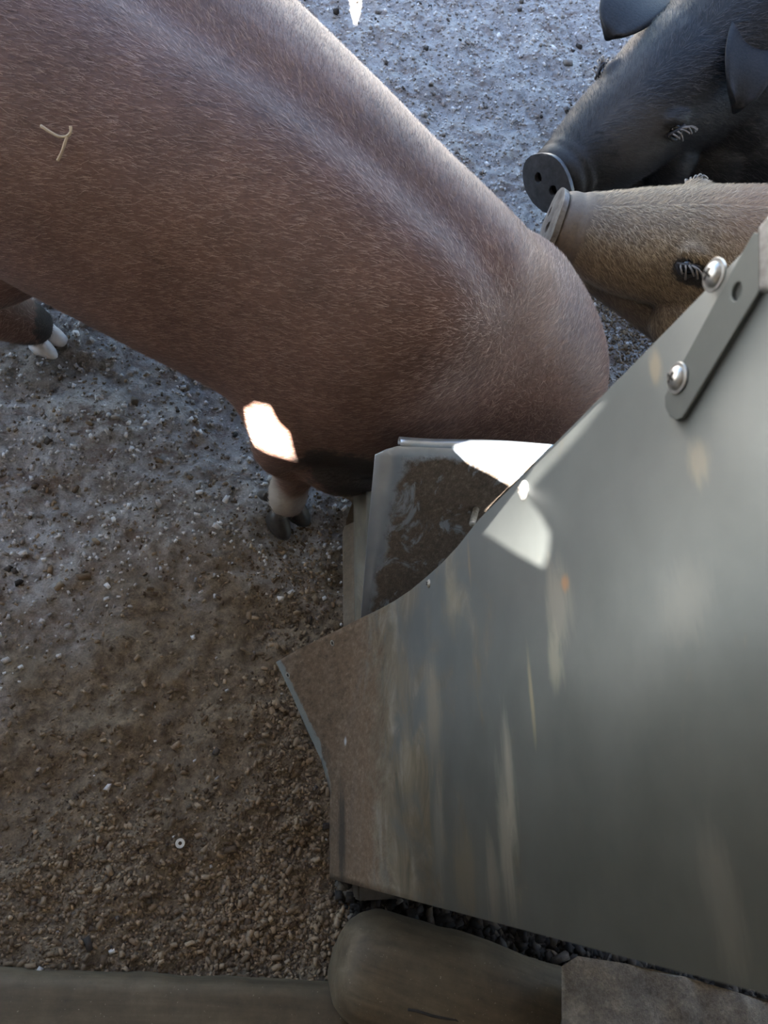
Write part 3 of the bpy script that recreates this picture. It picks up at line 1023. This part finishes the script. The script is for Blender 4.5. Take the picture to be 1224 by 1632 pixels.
def ear_mesh(root, mid, tip, width, cup):
    """leaf-shaped flap along root-mid-tip (local points), thick, slightly cupped"""
    root, mid, tip = Vector(root), Vector(mid), Vector(tip)
    bm = bmesh.new()
    n, m = 14, 9
    face_n = (tip - root).cross(width).normalized()
    top, bot = [], []
    for i in range(n + 1):
        t = i / n
        p = root * (1 - t) ** 2 + mid * (2 * t * (1 - t)) + tip * t * t
        w = (0.62 + 1.0 * t - 0.25 * t * t) if t < .45 else (0.62 + .45 - .0506) * math.sqrt(max(0.0, 1 - ((t - .45) / .56) ** 2))
        w = max(w, .04)
        r0, r1 = [], []
        for j in range(m + 1):
            s = j / m * 2 - 1
            q = p + width * (s * w) + face_n * (cup * (s * s - .4) * min(1, t * 2.5))
            th = .007 * math.sqrt(max(0, 1 - s * s)) + .001
            r0.append(bm.verts.new(q + face_n * th)); r1.append(bm.verts.new(q - face_n * th))
        top.append(r0); bot.append(r1)
    for i in range(n):
        for j in range(m):
            bm.faces.new((top[i][j], top[i + 1][j], top[i + 1][j + 1], top[i][j + 1]))
            bm.faces.new((bot[i][j], bot[i][j + 1], bot[i + 1][j + 1], bot[i + 1][j]))
        bm.faces.new((top[i][0], bot[i][0], bot[i + 1][0], top[i + 1][0]))
        bm.faces.new((top[i][m], top[i + 1][m], bot[i + 1][m], bot[i][m]))
    for j in range(m):
        bm.faces.new((top[0][j], top[0][j + 1], bot[0][j + 1], bot[0][j]))
        bm.faces.new((top[n][j], bot[n][j], bot[n][j + 1], top[n][j + 1]))
    return bm

eye_mat = NT('dark_eye').done((.012, .010, .009), .06, 0, .6)
lid_skin = simple('dark_eyelid', (.010, .009, .009), (.035, .030, .028), 80, .6)

def pig_head_things(M, root, base, disc_mat, lash_mat, muz=1.0):
    """snout disc with nostrils, eyes and lids as parts"""
    def add(name, bm, mat, parent=None):
        me = mesh_of(bm); me.transform(M); shift_mesh(me, base)
        return link(name, me, mat, parent or root)
    # disc
    def oval(a, b, cy=0, cz=0, n=28, flat=0.0):
        out = []
        for k in range(n):
            th = 2 * math.pi * k / n
            y, z = a * math.cos(th), b * math.sin(th)
            if z > 0: y *= 1 - .22 * (z / b) ** 2
            out.append((cy + y, cz + z))
        return out
    outl = oval(.050 * muz, .046 * muz, 0, .002)
    vo, fa = cdt_polygon(outl, [oval(.0085, .0105, s * .019, .004, 14) for s in (-1, 1)], [(y, z) for y in np.arange(-.054, .055, .009) for z in np.arange(-.05, .055, .009)])
    bm = bmesh.new()
    vv = [bm.verts.new((.010 - 1.6 * (v.x ** 2 + v.y ** 2) + .0015 * noise.noise((v.x * 90, v.y * 90, 3)), v.x, v.y)) for v in vo]
    for f in fa: bm.faces.new([vv[i] for i in f])
    used = [v for v in bm.verts if not v.link_faces]
    bmesh.ops.delete(bm, geom=used, context='VERTS')
    d = add('snout_disc', bm, disc_mat)
    solid(d, .012, 0)
    bv = d.modifiers.new('b', 'BEVEL'); bv.width = .004; bv.segments = 3; bv.limit_method = 'ANGLE'; bv.angle_limit = math.radians(50)
    for s in (-1, 1):
        bm = bmesh.new(); blob(bm, (-.004, s * .019, .004), (.006, .0095, .0115))
        add('nostril', bm, hole_mat, d)
    for s in (-1, 1):
        bm = bmesh.new(); blob(bm, (-.205, s * .088, .083), (.0135, .012, .0125))
        e = add('eye', bm, eye_mat)
        for up in (1, -1):
            bm = bmesh.new()
            rows = []
            for k in range(9):
                t = k / 8 * 2 - 1
                rows.append((-.205 + .019 * t, s * (.099 - .010 * t * t), .083 + up * .0115 * (1 - t * t) - .003 * t, .0036, .0036, 2))
            loft(bm, rows, 1, 8)
            add('eyelid', bm, lid_skin, e)
        bm = bmesh.new()
        for k in range(8):
            t = k / 7 * 2 - 1 + .1 * math.sin(k * 7.0)
            p0 = Vector((-.205 + .017 * t, s * (.100 - .008 * t * t), .083 + .0125 * (1 - t * t)))
            p1 = p0 + Vector((-.006 + .008 * t, s * .009, .003 + .003 * math.sin(k * 5))); p2 = p1 + Vector((-.012 + .006 * t, s * .006, -.010 + .006 * math.sin(k * 3)))
            loft(bm, [(*p0, .0002, .0002, 2), (*p1, .0002, .0002, 2), (*p2, .0001, .0001, 2)], 2, 4)
        add('eyelash', bm, lash_mat, e)

def head_body(bm, M, muz=1.0):
    h = bmesh.new()
    mz = lambda x: 1 + (muz - 1) * min(1, max(0, (x + .24) / .12))
    loft(h, [(x, y, z, a * mz(x), b * mz(x), e) for x, y, z, a, b, e in [(0, 0, 0, .045, .043, 2.2), (-.012, 0, 0, .047, .045, 2.2), (-.022, 0, .001, .050, .046, 2.2), (-.030, 0, .001, .049, .045, 2.2), (-.038, 0, .001, .054, .050, 2.2), (-.050, 0, .002, .054, .050, 2.2), (-.056, 0, .002, .0525, .049, 2.2), (-.064, 0, .003, .058, .053, 2.2), (-.12, 0, .010, .071, .066, 2.2),
             (-.17, 0, .024, .084, .078, 2.2), (-.22, 0, .038, .098, .094, 2.2), (-.28, 0, .046, .118, .114, 2.1), (-.36, 0, .05, .135, .135, 2.1), (-.42, 0, .03, .14, .14, 2.1)]], 4, 28)
    # lower jaw, a little behind the disc
    loft(h, [(-.045, 0, -.046, .026, .014, 2), (-.07, 0, -.056, .042, .022, 2), (-.12, 0, -.066, .056, .034, 2), (-.19, 0, -.070, .074, .050, 2), (-.27, 0, -.072, .095, .075, 2), (-.38, 0, -.07, .11, .095, 2)], 4, 22)
    for s in (-1, 1):
        blob(h, (-.214, s * .074, .100), (.034, .018, .014))
        blob(h, (-.200, s * .078, .066), (.032, .014, .012))
        blob(h, (-.27, s * .090, -.03), (.062, .040, .065))
    me = mesh_of(h); me.transform(M)
    bm.from_mesh(me); bpy.data.meshes.remove(me)

def other_pig(name, label, M, back, mats, disc_mat, lash_mat, ears, hair_n, hair_len, hair_w, trunk_r, base, jowl=(), muz=1.0):
    root = empty('pig', base)
    tag(root, label, 'pig')
    bm = bmesh.new()
    head_body(bm, M, muz)
    p0 = M @ Vector((-.33, 0, .02))
    bd = Vector((back[0], back[1], 0)).normalized()
    a, b, zc = trunk_r
    sc = M.to_scale()[0]
    p1 = p0 + bd * .20; p2 = p0 + bd * .42
    loft(bm, [(*(p0 - bd * .02), .125 * sc, .13 * sc, 2.1), (p1.x, p1.y, (p0.z + zc) / 2, .16 * sc, .17 * sc, 2.1), (p2.x, p2.y, zc, a, b, 2.2),
              *[(*(Vector((p0.x, p0.y, 0)) + bd * t)[:2], zc, a * k, b * k, 2.2) for t, k in ((.65, 1.03), (.95, 1.06), (1.25, 1.0), (1.42, .8), (1.5, .35))]], 4, 30)
    for c_, r_ in jowl: blob(bm, c_, r_)
    sd = Vector((-bd.y, bd.x, 0))
    feet = []
    for t, back_leg in ((.45, 0), (1.22, 1)):
        for s in (-1, 1):
            ft = Vector((p0.x, p0.y, 0)) + bd * t + sd * (s * a * .6)
            feet.append(ft)
            zt = zc - .02
            if back_leg:
                rows = [(*(ft + Vector((0, 0, zt))), .11, .14, 2), (*(ft - bd * .03 + Vector((0, 0, .3))), .075, .09, 2), (*(ft + bd * .07 + Vector((0, 0, .2))), .045, .05, 2), (*(ft + bd * .06 + Vector((0, 0, .1))), .034, .038, 2), (*(ft + Vector((0, 0, .03))), .03, .032, 2)]
            else:
                rows = [(*(ft + Vector((0, 0, zt))), .09, .11, 2), (*(ft + Vector((0, 0, .28))), .06, .07, 2), (*(ft - bd * .01 + Vector((0, 0, .15))), .036, .04, 2), (*(ft + Vector((0, 0, .03))), .032, .034, 2)]
            loft(bm, rows, 4, 18, up=bd)
    me = remeshed(bm, .0065, 5)
    for k, (r_, m_, t_, w_, c_) in enumerate(ears):
        e = ear_mesh(r_, m_, t_, Vector(w_), c_)
        em = mesh_of(e); em.transform(M); shift_mesh(em, base)
        link('ear', em, mats[0], root)
    Rm = np.array(M.to_3x3().normalized())
    fwd = Rm[:, 0]; upv = Rm[:, 2]; S = np.array(M.translation)
    def field(P, N):
        d = P - S
        f = np.tile(-fwd, (len(P), 1))
        side = d - (d @ fwd)[:, None] * fwd - (d @ upv)[:, None] * upv
        sl = np.linalg.norm(side, axis=1)[:, None] + 1e-6
        return f + .45 * side / sl - .35 * upv
    def keep(cn):
        return ((cn - S) @ fwd) < -.040 * sc
    fur('fur', me, hair_n, hair_len, hair_w, field, mats[1], root, base, keep, lift=.25, seed=hair_n, margin=60)
    m2 = me.copy(); bpy.data.meshes.remove(me); shift_mesh(m2, base)
    link('body', m2, mats[0], root)
    dark = bpy.data.materials['dark_hoof']
    for ft in feet:
        add_hooves(root, base, (ft.x, ft.y, 0), -bd, dark, .055, .021, .04)
    pig_head_things(M, root, base, disc_mat, lash_mat, muz)
    return root

def ear_spec(M, r, m, t, w, cup):
    I = M.inverted()
    return (I @ at(*r), I @ at(*m), I @ at(*t), I.to_3x3() @ Vector(w), cup)

# black pig, far right
MB = head_matrix(.865, 1.350, .22, 3.753, .068, .118, 1.29)
blk = pig_mats('black_pig', ((.005, .005, .006), (.018, .017, .017)), ((.006, .009, .010), (.022, .023, .027), (.075, .075, .080)),
               [(MB @ Vector((-.05, .02, .03)), (.09, .09, .07))], ((.010, .009, .008), (.028, .026, .023)), .5,
               tints=[(MB @ Vector((-.15, .04, .07)), (.10, .09, .07), (.075, .066, .056), .5), (MB @ Vector((-.20, -.05, .10)), (.07, .07, .07), (.08, .072, .065), .3)], spec=(.22, .25))
disc_b = simple('black_snout', (.018, .018, .018), (.055, .056, .058), 70, .32, 0, .25, .002)
grey_hair = NT('grey_lash').done((.16, .14, .12), .5)
other_pig('black_pig', 'black pig with floppy ears, nose resting at the tan pig snout', MB, (.82, .52), blk, disc_b, grey_hair,
          [ear_spec(MB, (1250, 5, .45), (1200, 30, .55), (1176, 172, .43), (.068, -.024, .0), .014),
           ear_spec(MB, (1075, -30, .38), (1010, -18, .43), (970, 56, .38), (.058, -.050, .0), .008)],
          26000, .022, .0007, (.21, .24, .46), (.9, 1.5, 0), [(at(1085, 190, .27), (.12, .10, .12)), (at(1160, 195, .28), (.15, .13, .14)), (at(1270, 190, .32), (.18, .15, .17)), (at(1130, 268, .20), (.12, .10, .12)), (at(1215, 262, .24), (.14, .11, .14))], 1.2)
# tan pig, against the feeder
MT = head_matrix(.772, 1.108, .345, 2.82, .03, .02, 1.21)
tan = pig_mats('tan_pig', ((.105, .070, .038), (.19, .132, .076)), ((.14, .092, .046), (.31, .22, .12), (.50, .385, .24)),
               [(MT @ Vector((-.212, .095, .078)), (.042, .035, .026))], ((.012, .010, .009), (.05, .042, .035)), .6,  # darkness of the eye-socket fold, painted into the colour
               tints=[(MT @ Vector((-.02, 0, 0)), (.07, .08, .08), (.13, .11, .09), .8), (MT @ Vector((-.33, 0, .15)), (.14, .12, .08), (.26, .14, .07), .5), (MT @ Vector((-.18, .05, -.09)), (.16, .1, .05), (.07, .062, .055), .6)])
disc_t = simple('tan_snout', (.055, .042, .030), (.22, .20, .17), 45, .35, 0, .5, .003)
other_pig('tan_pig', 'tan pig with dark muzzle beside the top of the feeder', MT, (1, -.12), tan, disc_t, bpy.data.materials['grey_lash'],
          [((-.42, .085, .125), (-.48, .15, .18), (-.52, .22, .10), (.05, .02, .03), .015),
           ((-.42, -.08, .13), (-.50, -.14, .16), (-.56, -.18, .10), (.045, -.02, .03), .012)],
          34000, .015, .0007, (.20, .23, .46), (.95, 1.05, 0), (), 1.22)

# ------------------------------------------------------------------ timber and rubble along the fence
def rough_tube(rows, sub, nseg, amp, freq, seed, up=Vector((0, 0, 1))):
    bm = bmesh.new()
    loft(bm, rows, sub, nseg, up)
    bmesh.ops.recalc_face_normals(bm, faces=bm.faces)
    bm.normal_update()
    for v in bm.verts:
        v.co += v.normal * amp * noise.fractal(v.co * freq + Vector((seed, 0, 0)), .7, 2.0, 4)
    return mesh_of(bm)

wood = NT('grey_brown_timber')
_o = wood.obj()
_g = wood.noise(wood.scaled(_o, (3, 40, 40)), 1.0, 6, .6, .4)
_s = wood.noise(_o, 24, 5, .7)
_c = wood.ramp(wood.math('ADD', wood.math('MULTIPLY', _g, .55), wood.math('MULTIPLY', _s, .45)), [(.3, (.038, .027, .015)), (.52, (.085, .065, .038)), (.72, (.142, .112, .070))])
_sp = wood.smooth(wood.noise(_o, 260, 2, .5), .70, .76)
_c = wood.mix(wood.math('MULTIPLY', _sp, .6), _c, (.30, .26, .19))
wood.bump(wood.math('ADD', _g, _s), .35, .003)
wood_mat = wood.done(_c, .75)

# pole lying along the feeder's back, rounded end to the left
PR = .086
pa, pb = at(592, 1541, PR), at(950, 1662, PR)
pdir = (pb - pa).normalized()
def pole():
    rows = []
    L = (pb - pa).length
    for t, k in ((-.062, .25), (-.056, .55), (-.042, .80), (-.015, .95), (.02, 1.0), (.12, 1.04), (.25, 1.06), (L * .75, 1.05), (L, 1.05), (L + .5, 1.0)):
        c = pa + pdir * t
        rows.append((c.x, c.y, PR, PR * k, PR * k, 2.1))
    me = rough_tube(rows, 4, 36, .006, 9, 2)
    R = Matrix((pdir, Vector((0, 0, 1)).cross(pdir), Vector((0, 0, 1)))).transposed()
    base = Vector((pa.x, pa.y, 0))
    shift_mesh(me, base); me.transform(R.transposed().to_4x4())
    o = link('wooden_pole', me, wood_mat)
    o.location = base; o.rotation_euler = R.to_euler()
    tag(o, 'thick rounded wooden pole lying behind the feeder, cracked along its length', 'pole')
    # drying crack
    bm = bmesh.new()
    pts = []
    for i in range(22):
        t = i / 21
        ang = 1.95 - .25 * t + .05 * noise.noise((t * 9, 1, 1))
        r = PR * 1.04 * (1.0 + .03 * t)
        pts.append((.05 + .26 * t, r * math.cos(ang), PR + r * math.sin(ang)))
    for i, p in enumerate(pts):
        pass
    loft(bm, [(*p, .0022 * math.sin(math.pi * (i + .5) / 22) * (1 + .6 * noise.noise((i * .8, 3, 0))), .002, 2) for i, p in enumerate(pts)], 1, 6)
    link('crack', mesh_of(bm), hole_mat, o)
pole()

def rail():
    a, b = at(-140, 1543, .05), at(560, 1572, .05)
    d = (b - a).normalized()
    nrm = Vector((0, 0, 1)).cross(d)
    if nrm.y > 0: nrm = -nrm
    Wd, Hh = .15, .062
    bm = bmesh.new()
    L = (b - a).length
    sec = [(0, 0), (0, .72), (.05, .93), (.14, 1.0), (.5, 1.03), (.86, 1.0), (.95, .9), (1, .7), (1, 0)]
    rows = []
    for i in range(40):
        t = i / 39
        rows.append([bm.verts.new((L * t, -Wd * s + .004 * noise.noise((t * 9, s * 3, 5)), Hh * h + .005 * noise.noise((t * 14, s * 4, 1)) * (h > .5))) for s, h in sec])
    for A, B in zip(rows, rows[1:]):
        for k in range(len(sec) - 1): bm.faces.new((A[k], A[k + 1], B[k + 1], B[k]))
    bm.faces.new(rows[0]); bm.faces.new(rows[-1][::-1])
    o = link('timber_rail', mesh_of(bm), wood_mat)
    base = Vector((a.x, a.y, -.004))
    R = Matrix((d, -nrm, Vector((0, 0, 1)))).transposed()
    o.location = base; o.rotation_euler = R.to_euler()
    tag(o, 'worn flat timber rail on the ground along the lower left edge', 'timber')
rail()

def block():
    t = NT('rough_concrete')
    o_ = t.obj()
    n1 = t.noise(o_, 30, 6, .7); n2 = t.noise(o_, 190, 5, .7)
    c = t.ramp(n1, [(.3, (.085, .072, .055)), (.55, (.17, .145, .112)), (.75, (.27, .235, .185))])
    c = t.mix(1.0, c, t.ramp(n2, [(.3, .7), (.7, 1.25)]), 'MULTIPLY')
    t.bump(t.math('ADD', n1, n2), .8, .006)
    mat = t.done(c, .9)
    zt = .245
    P = [at(895, 1540, zt), at(922, 1524, zt), at(1000, 1536, zt), at(1090, 1556, zt), at(1170, 1580, zt), at(1420, 1645, zt), at(1400, 1800, zt), at(870, 1740, zt), at(893, 1632, zt)]
    c0 = sum(P, Vector()) / len(P); base = Vector((c0.x, c0.y, 0))
    vo, fa = cdt_polygon([(p.x - c0.x, p.y - c0.y) for p in P], (), [(x, y) for x in np.arange(-.4, .4, .014) for y in np.arange(-.3, .3, .014)])
    bm = bmesh.new()
    vv = [bm.verts.new((v.x, v.y, zt + .006 * noise.noise((v.x * 30, v.y * 30, 0)) + .010 * noise.noise((v.x * 12, v.y * 12, 4)))) for v in vo]
    for f in fa: bm.faces.new([vv[i] for i in f])
    bmesh.ops.delete(bm, geom=[v for v in bm.verts if not v.link_faces], context='VERTS')
    ext = bmesh.ops.extrude_face_region(bm, geom=bm.faces[:])
    nv = [g for g in ext['geom'] if isinstance(g, bmesh.types.BMVert)]
    for v in nv:
        v.co.z = .176
        v.co.x = v.co.x * .93 + .02; v.co.y = v.co.y * .93 - .01
    me = mesh_of(bm)
    o = link('concrete_slab', me, mat); sharp(o, 45)
    o.location = base
    tag(o, 'rough crumbly concrete slab below the feeder, at lower right corner', 'slab')
block()

# ------------------------------------------------------------------ feed pellets and crumbs
def pellet_mesh(r, L, n=8, seed=0):
    g = random.Random(seed)
    bm = bmesh.new()
    rings_ = []
    for x, k in ((-L / 2, .55), (-L / 2 + r * .25, .95), (0, 1.0 + g.uniform(-.05, .08)), (L / 2 - r * .25, .95), (L / 2, .6)):
        rings_.append([bm.verts.new((x + g.uniform(-1, 1) * r * .18, r * k * math.cos(2 * math.pi * j / n) * g.uniform(.88, 1.1), r * k * math.sin(2 * math.pi * j / n) * g.uniform(.88, 1.1))) for j in range(n)])
    for A, B in zip(rings_, rings_[1:]):
        for j in range(n): bm.faces.new((A[j], A[(j + 1) % n], B[(j + 1) % n], B[j]))
    bm.faces.new(rings_[0][::-1]); bm.faces.new(rings_[-1])
    return mesh_of(bm, 'pellet')

def pellet_mat(name, stops):
    t = NT(name)
    r = t.n('ShaderNodeObjectInfo').outputs['Random'] if name == 'feed_pellet' else t.n('ShaderNodeNewGeometry').outputs['Random Per Island']
    c = t.ramp(r, stops)
    f = t.noise(t.pos(), 420, 4, .7)
    c = t.mix(1.0, c, t.ramp(f, [(.3, .75), (.7, 1.2)]), 'MULTIPLY')
    t.bump(f, .5, .002)
    return t.done(c, .85, 0, .3)
PSTOPS = [(0, (.10, .068, .040)), (.5, (.185, .130, .080)), (1, (.30, .225, .145))]
pm = pellet_mat('feed_pellet', PSTOPS)

FEEDER_POLY = [(528, 1405), (525, 1262), (440, 1055), (545, 1000), (545, 780), (700, 700), (1400, 700), (1400, 1700), (900, 1500)]
def in_poly(x, y, poly):
    c = False; j = len(poly) - 1
    for i in range(len(poly)):
        a, b = poly[i], poly[j]
        if (a[1] > y) != (b[1] > y) and x < (b[0] - a[0]) * (y - a[1]) / (b[1] - a[1]) + a[0]: c = not c
        j = i
    return c

# where feed has been spilled, as ground areas (centre, radii, weight): along the feeder's side, along the rail, by the trough
SPILL = [(at(470, 1230, 0), (.06, .17), 1.0), (at(440, 1440, 0), (.13, .10), 1.3), (at(120, 1430, 0), (.20, .10), .9), (at(420, 1500, 0), (.16, .05), 1.2), (at(480, 920, 0), (.09, .12), .45), (at(250, 1300, 0), (.30, .25), .17), (at(250, 750, 0), (.4, .35), .05), (at(985, 510, 0), (.10, .14), .8)]
def spill_point(g):
    w = [s[2] * s[1][0] * s[1][1] for s in SPILL]
    c, r, _ = SPILL[g.choices(range(len(SPILL)), w)[0]]
    return c.x + g.gauss(0, r[0] * .75), c.y + g.gauss(0, r[1] * .75)

g = random.Random(11)
pel = [pellet_mesh(.0042 * k, .0042 * k * q, 8, i) for i, (k, q) in enumerate([(1, 2.0), (1, 2.9), (1.05, 3.8), (.9, 1.7), (1.1, 2.3), (.85, 3.2)])]
for m_ in pel:
    m_.materials.append(pm); m_.polygons.foreach_set('use_smooth', [True] * len(m_.polygons))
npl = 0
while npl < 300:
    x, y = spill_point(g)
    q = to_px((x, y, 0))
    if not (-5 < q[0] < 560 and 640 < q[1] < 1575): continue
    if in_poly(*q, FEEDER_POLY) or (q[1] > 1545 + .04 * q[0]): continue
    if in_poly(*q, [(390, 740), (520, 740), (520, 860), (400, 860)]): continue
    o = bpy.data.objects.new('feed_pellet', g.choice(pel[1:3] + pel))
    col.objects.link(o)
    o.location = (x, y, fh(x, y) + .0035)
    o.rotation_euler = (g.uniform(0, 6.28), g.gauss(0, .16), g.uniform(0, 6.28))
    s = g.uniform(.65, 1.05); o.scale = (s, s, s)
    tag(o, 'loose tan feed pellet lying on the dirt floor', 'pellet', 'feed pellets spilled on the floor')
    npl += 1

def scatter(name, n, pick, size, mat, label, cat, seed, elong=(1.0, 2.4), zoff=.25):
    """one joined mesh of many small tumbled crumbs"""
    r = np.random.default_rng(seed)
    gg = random.Random(seed)
    P = []
    while len(P) < n:
        x, y = pick(gg)
        P.append((x, y))
    P = np.array(P)
    k = 6
    th = np.arange(k) * 2 * np.pi / k
    # unit crumb: two rings and two end faces
    U = np.concatenate([np.stack([np.full(k, -1.0), np.cos(th), np.sin(th)], 1), np.stack([np.full(k, 1.0), np.cos(th), np.sin(th)], 1)])
    V = np.repeat(U[None], n, 0) * (1 + r.uniform(-.25, .25, (n, 2 * k, 1)))
    rad = size * np.exp(r.normal(0, .38, n))
    el = r.uniform(*elong, n)
    V[:, :, 0] *= (rad * el)[:, None]; V[:, :, 1:] *= rad[:, None, None]
    tilt = r.normal(0, .3, n); yaw = r.uniform(0, 6.28, n)
    c, s = np.cos(tilt)[:, None], np.sin(tilt)[:, None]
    X = V[:, :, 0] * c - V[:, :, 2] * s; Z = V[:, :, 0] * s + V[:, :, 2] * c
    c, s = np.cos(yaw)[:, None], np.sin(yaw)[:, None]
    Xw = X * c - V[:, :, 1] * s; Yw = X * s + V[:, :, 1] * c
    z0 = floor_h(P[:, 0], P[:, 1]) + rad * zoff
    co = np.stack([Xw + P[:, 0:1], Yw + P[:, 1:2], Z + z0[:, None]], -1).reshape(-1, 3)
    faces = []
    tmpl = [(j, (j + 1) % k, k + (j + 1) % k, k + j) for j in range(k)] + [tuple(range(k))[::-1], tuple(range(k, 2 * k))]
    for i in range(n):
        b = i * 2 * k
        for f in tmpl: faces.append(tuple(b + q for q in f))
    me = bpy.data.meshes.new(name); me.from_pydata(co.tolist(), [], faces); me.update()
    o = link(name, me, mat)
    return tag(o, label, cat, kind='stuff')

def pick_feed(gg):
    while True:
        x, y = spill_point(gg)
        q = to_px((x, y, 0))
        if -40 < q[0] < 1150 and 380 < q[1] < 1620: return x, y
def pick_view(gg):
    while True:
        x, y = gg.uniform(-.7, 2.1), gg.uniform(-.45, 2.6)
        q = to_px((x, y, 0))
        if -40 < q[0] < W + 40 and -40 < q[1] < H: return x, y
crumb = pellet_mat('feed_crumb', [(0, (.075, .050, .030)), (.5, (.16, .112, .068)), (1, (.30, .225, .145))])
scatter('feed_crumbs', 16000, pick_feed, .0018, crumb, 'brown feed crumbs and broken pellets trodden over the dirt floor', 'feed crumbs', 21, (.7, 1.7), .05)
def pick_grit(gg):
    while True:
        x, y = pick_view(gg)
        d = math.hypot((x - FEED_C[0]) / FEED_R[0], (y - FEED_C[1]) / FEED_R[1])
        if d > .8 + .3 * gg.random() or gg.random() < .02: return x, y
grit = pellet_mat('pale_grit', [(0, (.17, .145, .12)), (.5, (.36, .335, .31)), (1, (.62, .61, .59))])
scatter('floor_grit', 30000, pick_grit, .0021, grit, 'fine pale grit over the grey trodden ground', 'grit', 22, (.8, 1.5), .1)
clod = pellet_mat('dark_clod', [(0, (.020, .016, .013)), (.6, (.060, .048, .038)), (1, (.11, .09, .07))])
def pick_mud(gg):
    while True:
        x, y = pick_view(gg)
        if gg.random() < max(0, float(vnoise(x, y, 7, 31)) + .12) * 1.8: return x, y
scatter('dark_clods', 520, pick_mud, .0036, clod, 'small dark manure crumbs scattered over the floor', 'clods', 23, (.8, 1.5), .2)
# litter caught in the gap behind the feeder
def pick_gap(gg):
    t = gg.random()
    px = 540 + t * 720; py = 1400 + .2647 * (px - 525) + abs(gg.gauss(8, 20))
    p = at(px, py, 0)
    return p.x, p.y
litter = pellet_mat('dark_litter', [(0, (.012, .010, .008)), (.8, (.04, .035, .03)), (1, (.16, .14, .115))])
scatter('gap_litter', 2200, pick_gap, .0036, litter, 'dark litter and feed bits heaped in the gap behind the feeder', 'litter', 24, (.7, 1.9), 1.3)

# ------------------------------------------------------------------ small things
p = at(287, 1344, 0)
w = link('metal_washer', washer_mesh(.0030, .0080, .0018), simple('dull_zinc', (.42, .42, .40), (.62, .62, .60), 120, .45, .5, .1))
w.location = (p.x, p.y, fh(p.x, p.y) + .0035); sharp(w)
tag(w, 'small round metal washer lying alone on the brown floor', 'washer')

def straw():
    paths = [[(70, 203), (84, 212), (98, 220), (110, 221), (117, 214), (117, 205)], [(111, 221), (107, 235), (102, 247), (97, 257)]]
    base = None
    bm = bmesh.new()
    for path in paths:
        rows = []
        for px, py in path:
            h, nn, *_ = RED.ray_cast(CAM, ray(px, py).normalized())
            q = h + nn * .009
            if base is None: base = q.copy()
            rows.append((*(q - base), .0008, .0008, 2))
        loft(bm, rows, 3, 6)
    o = link('straw_strand', mesh_of(bm), NT('dry_straw').done((.42, .33, .22), .7))
    o.location = base
    tag(o, 'thin forked straw strand stuck on the red pig flank', 'straw')
straw()
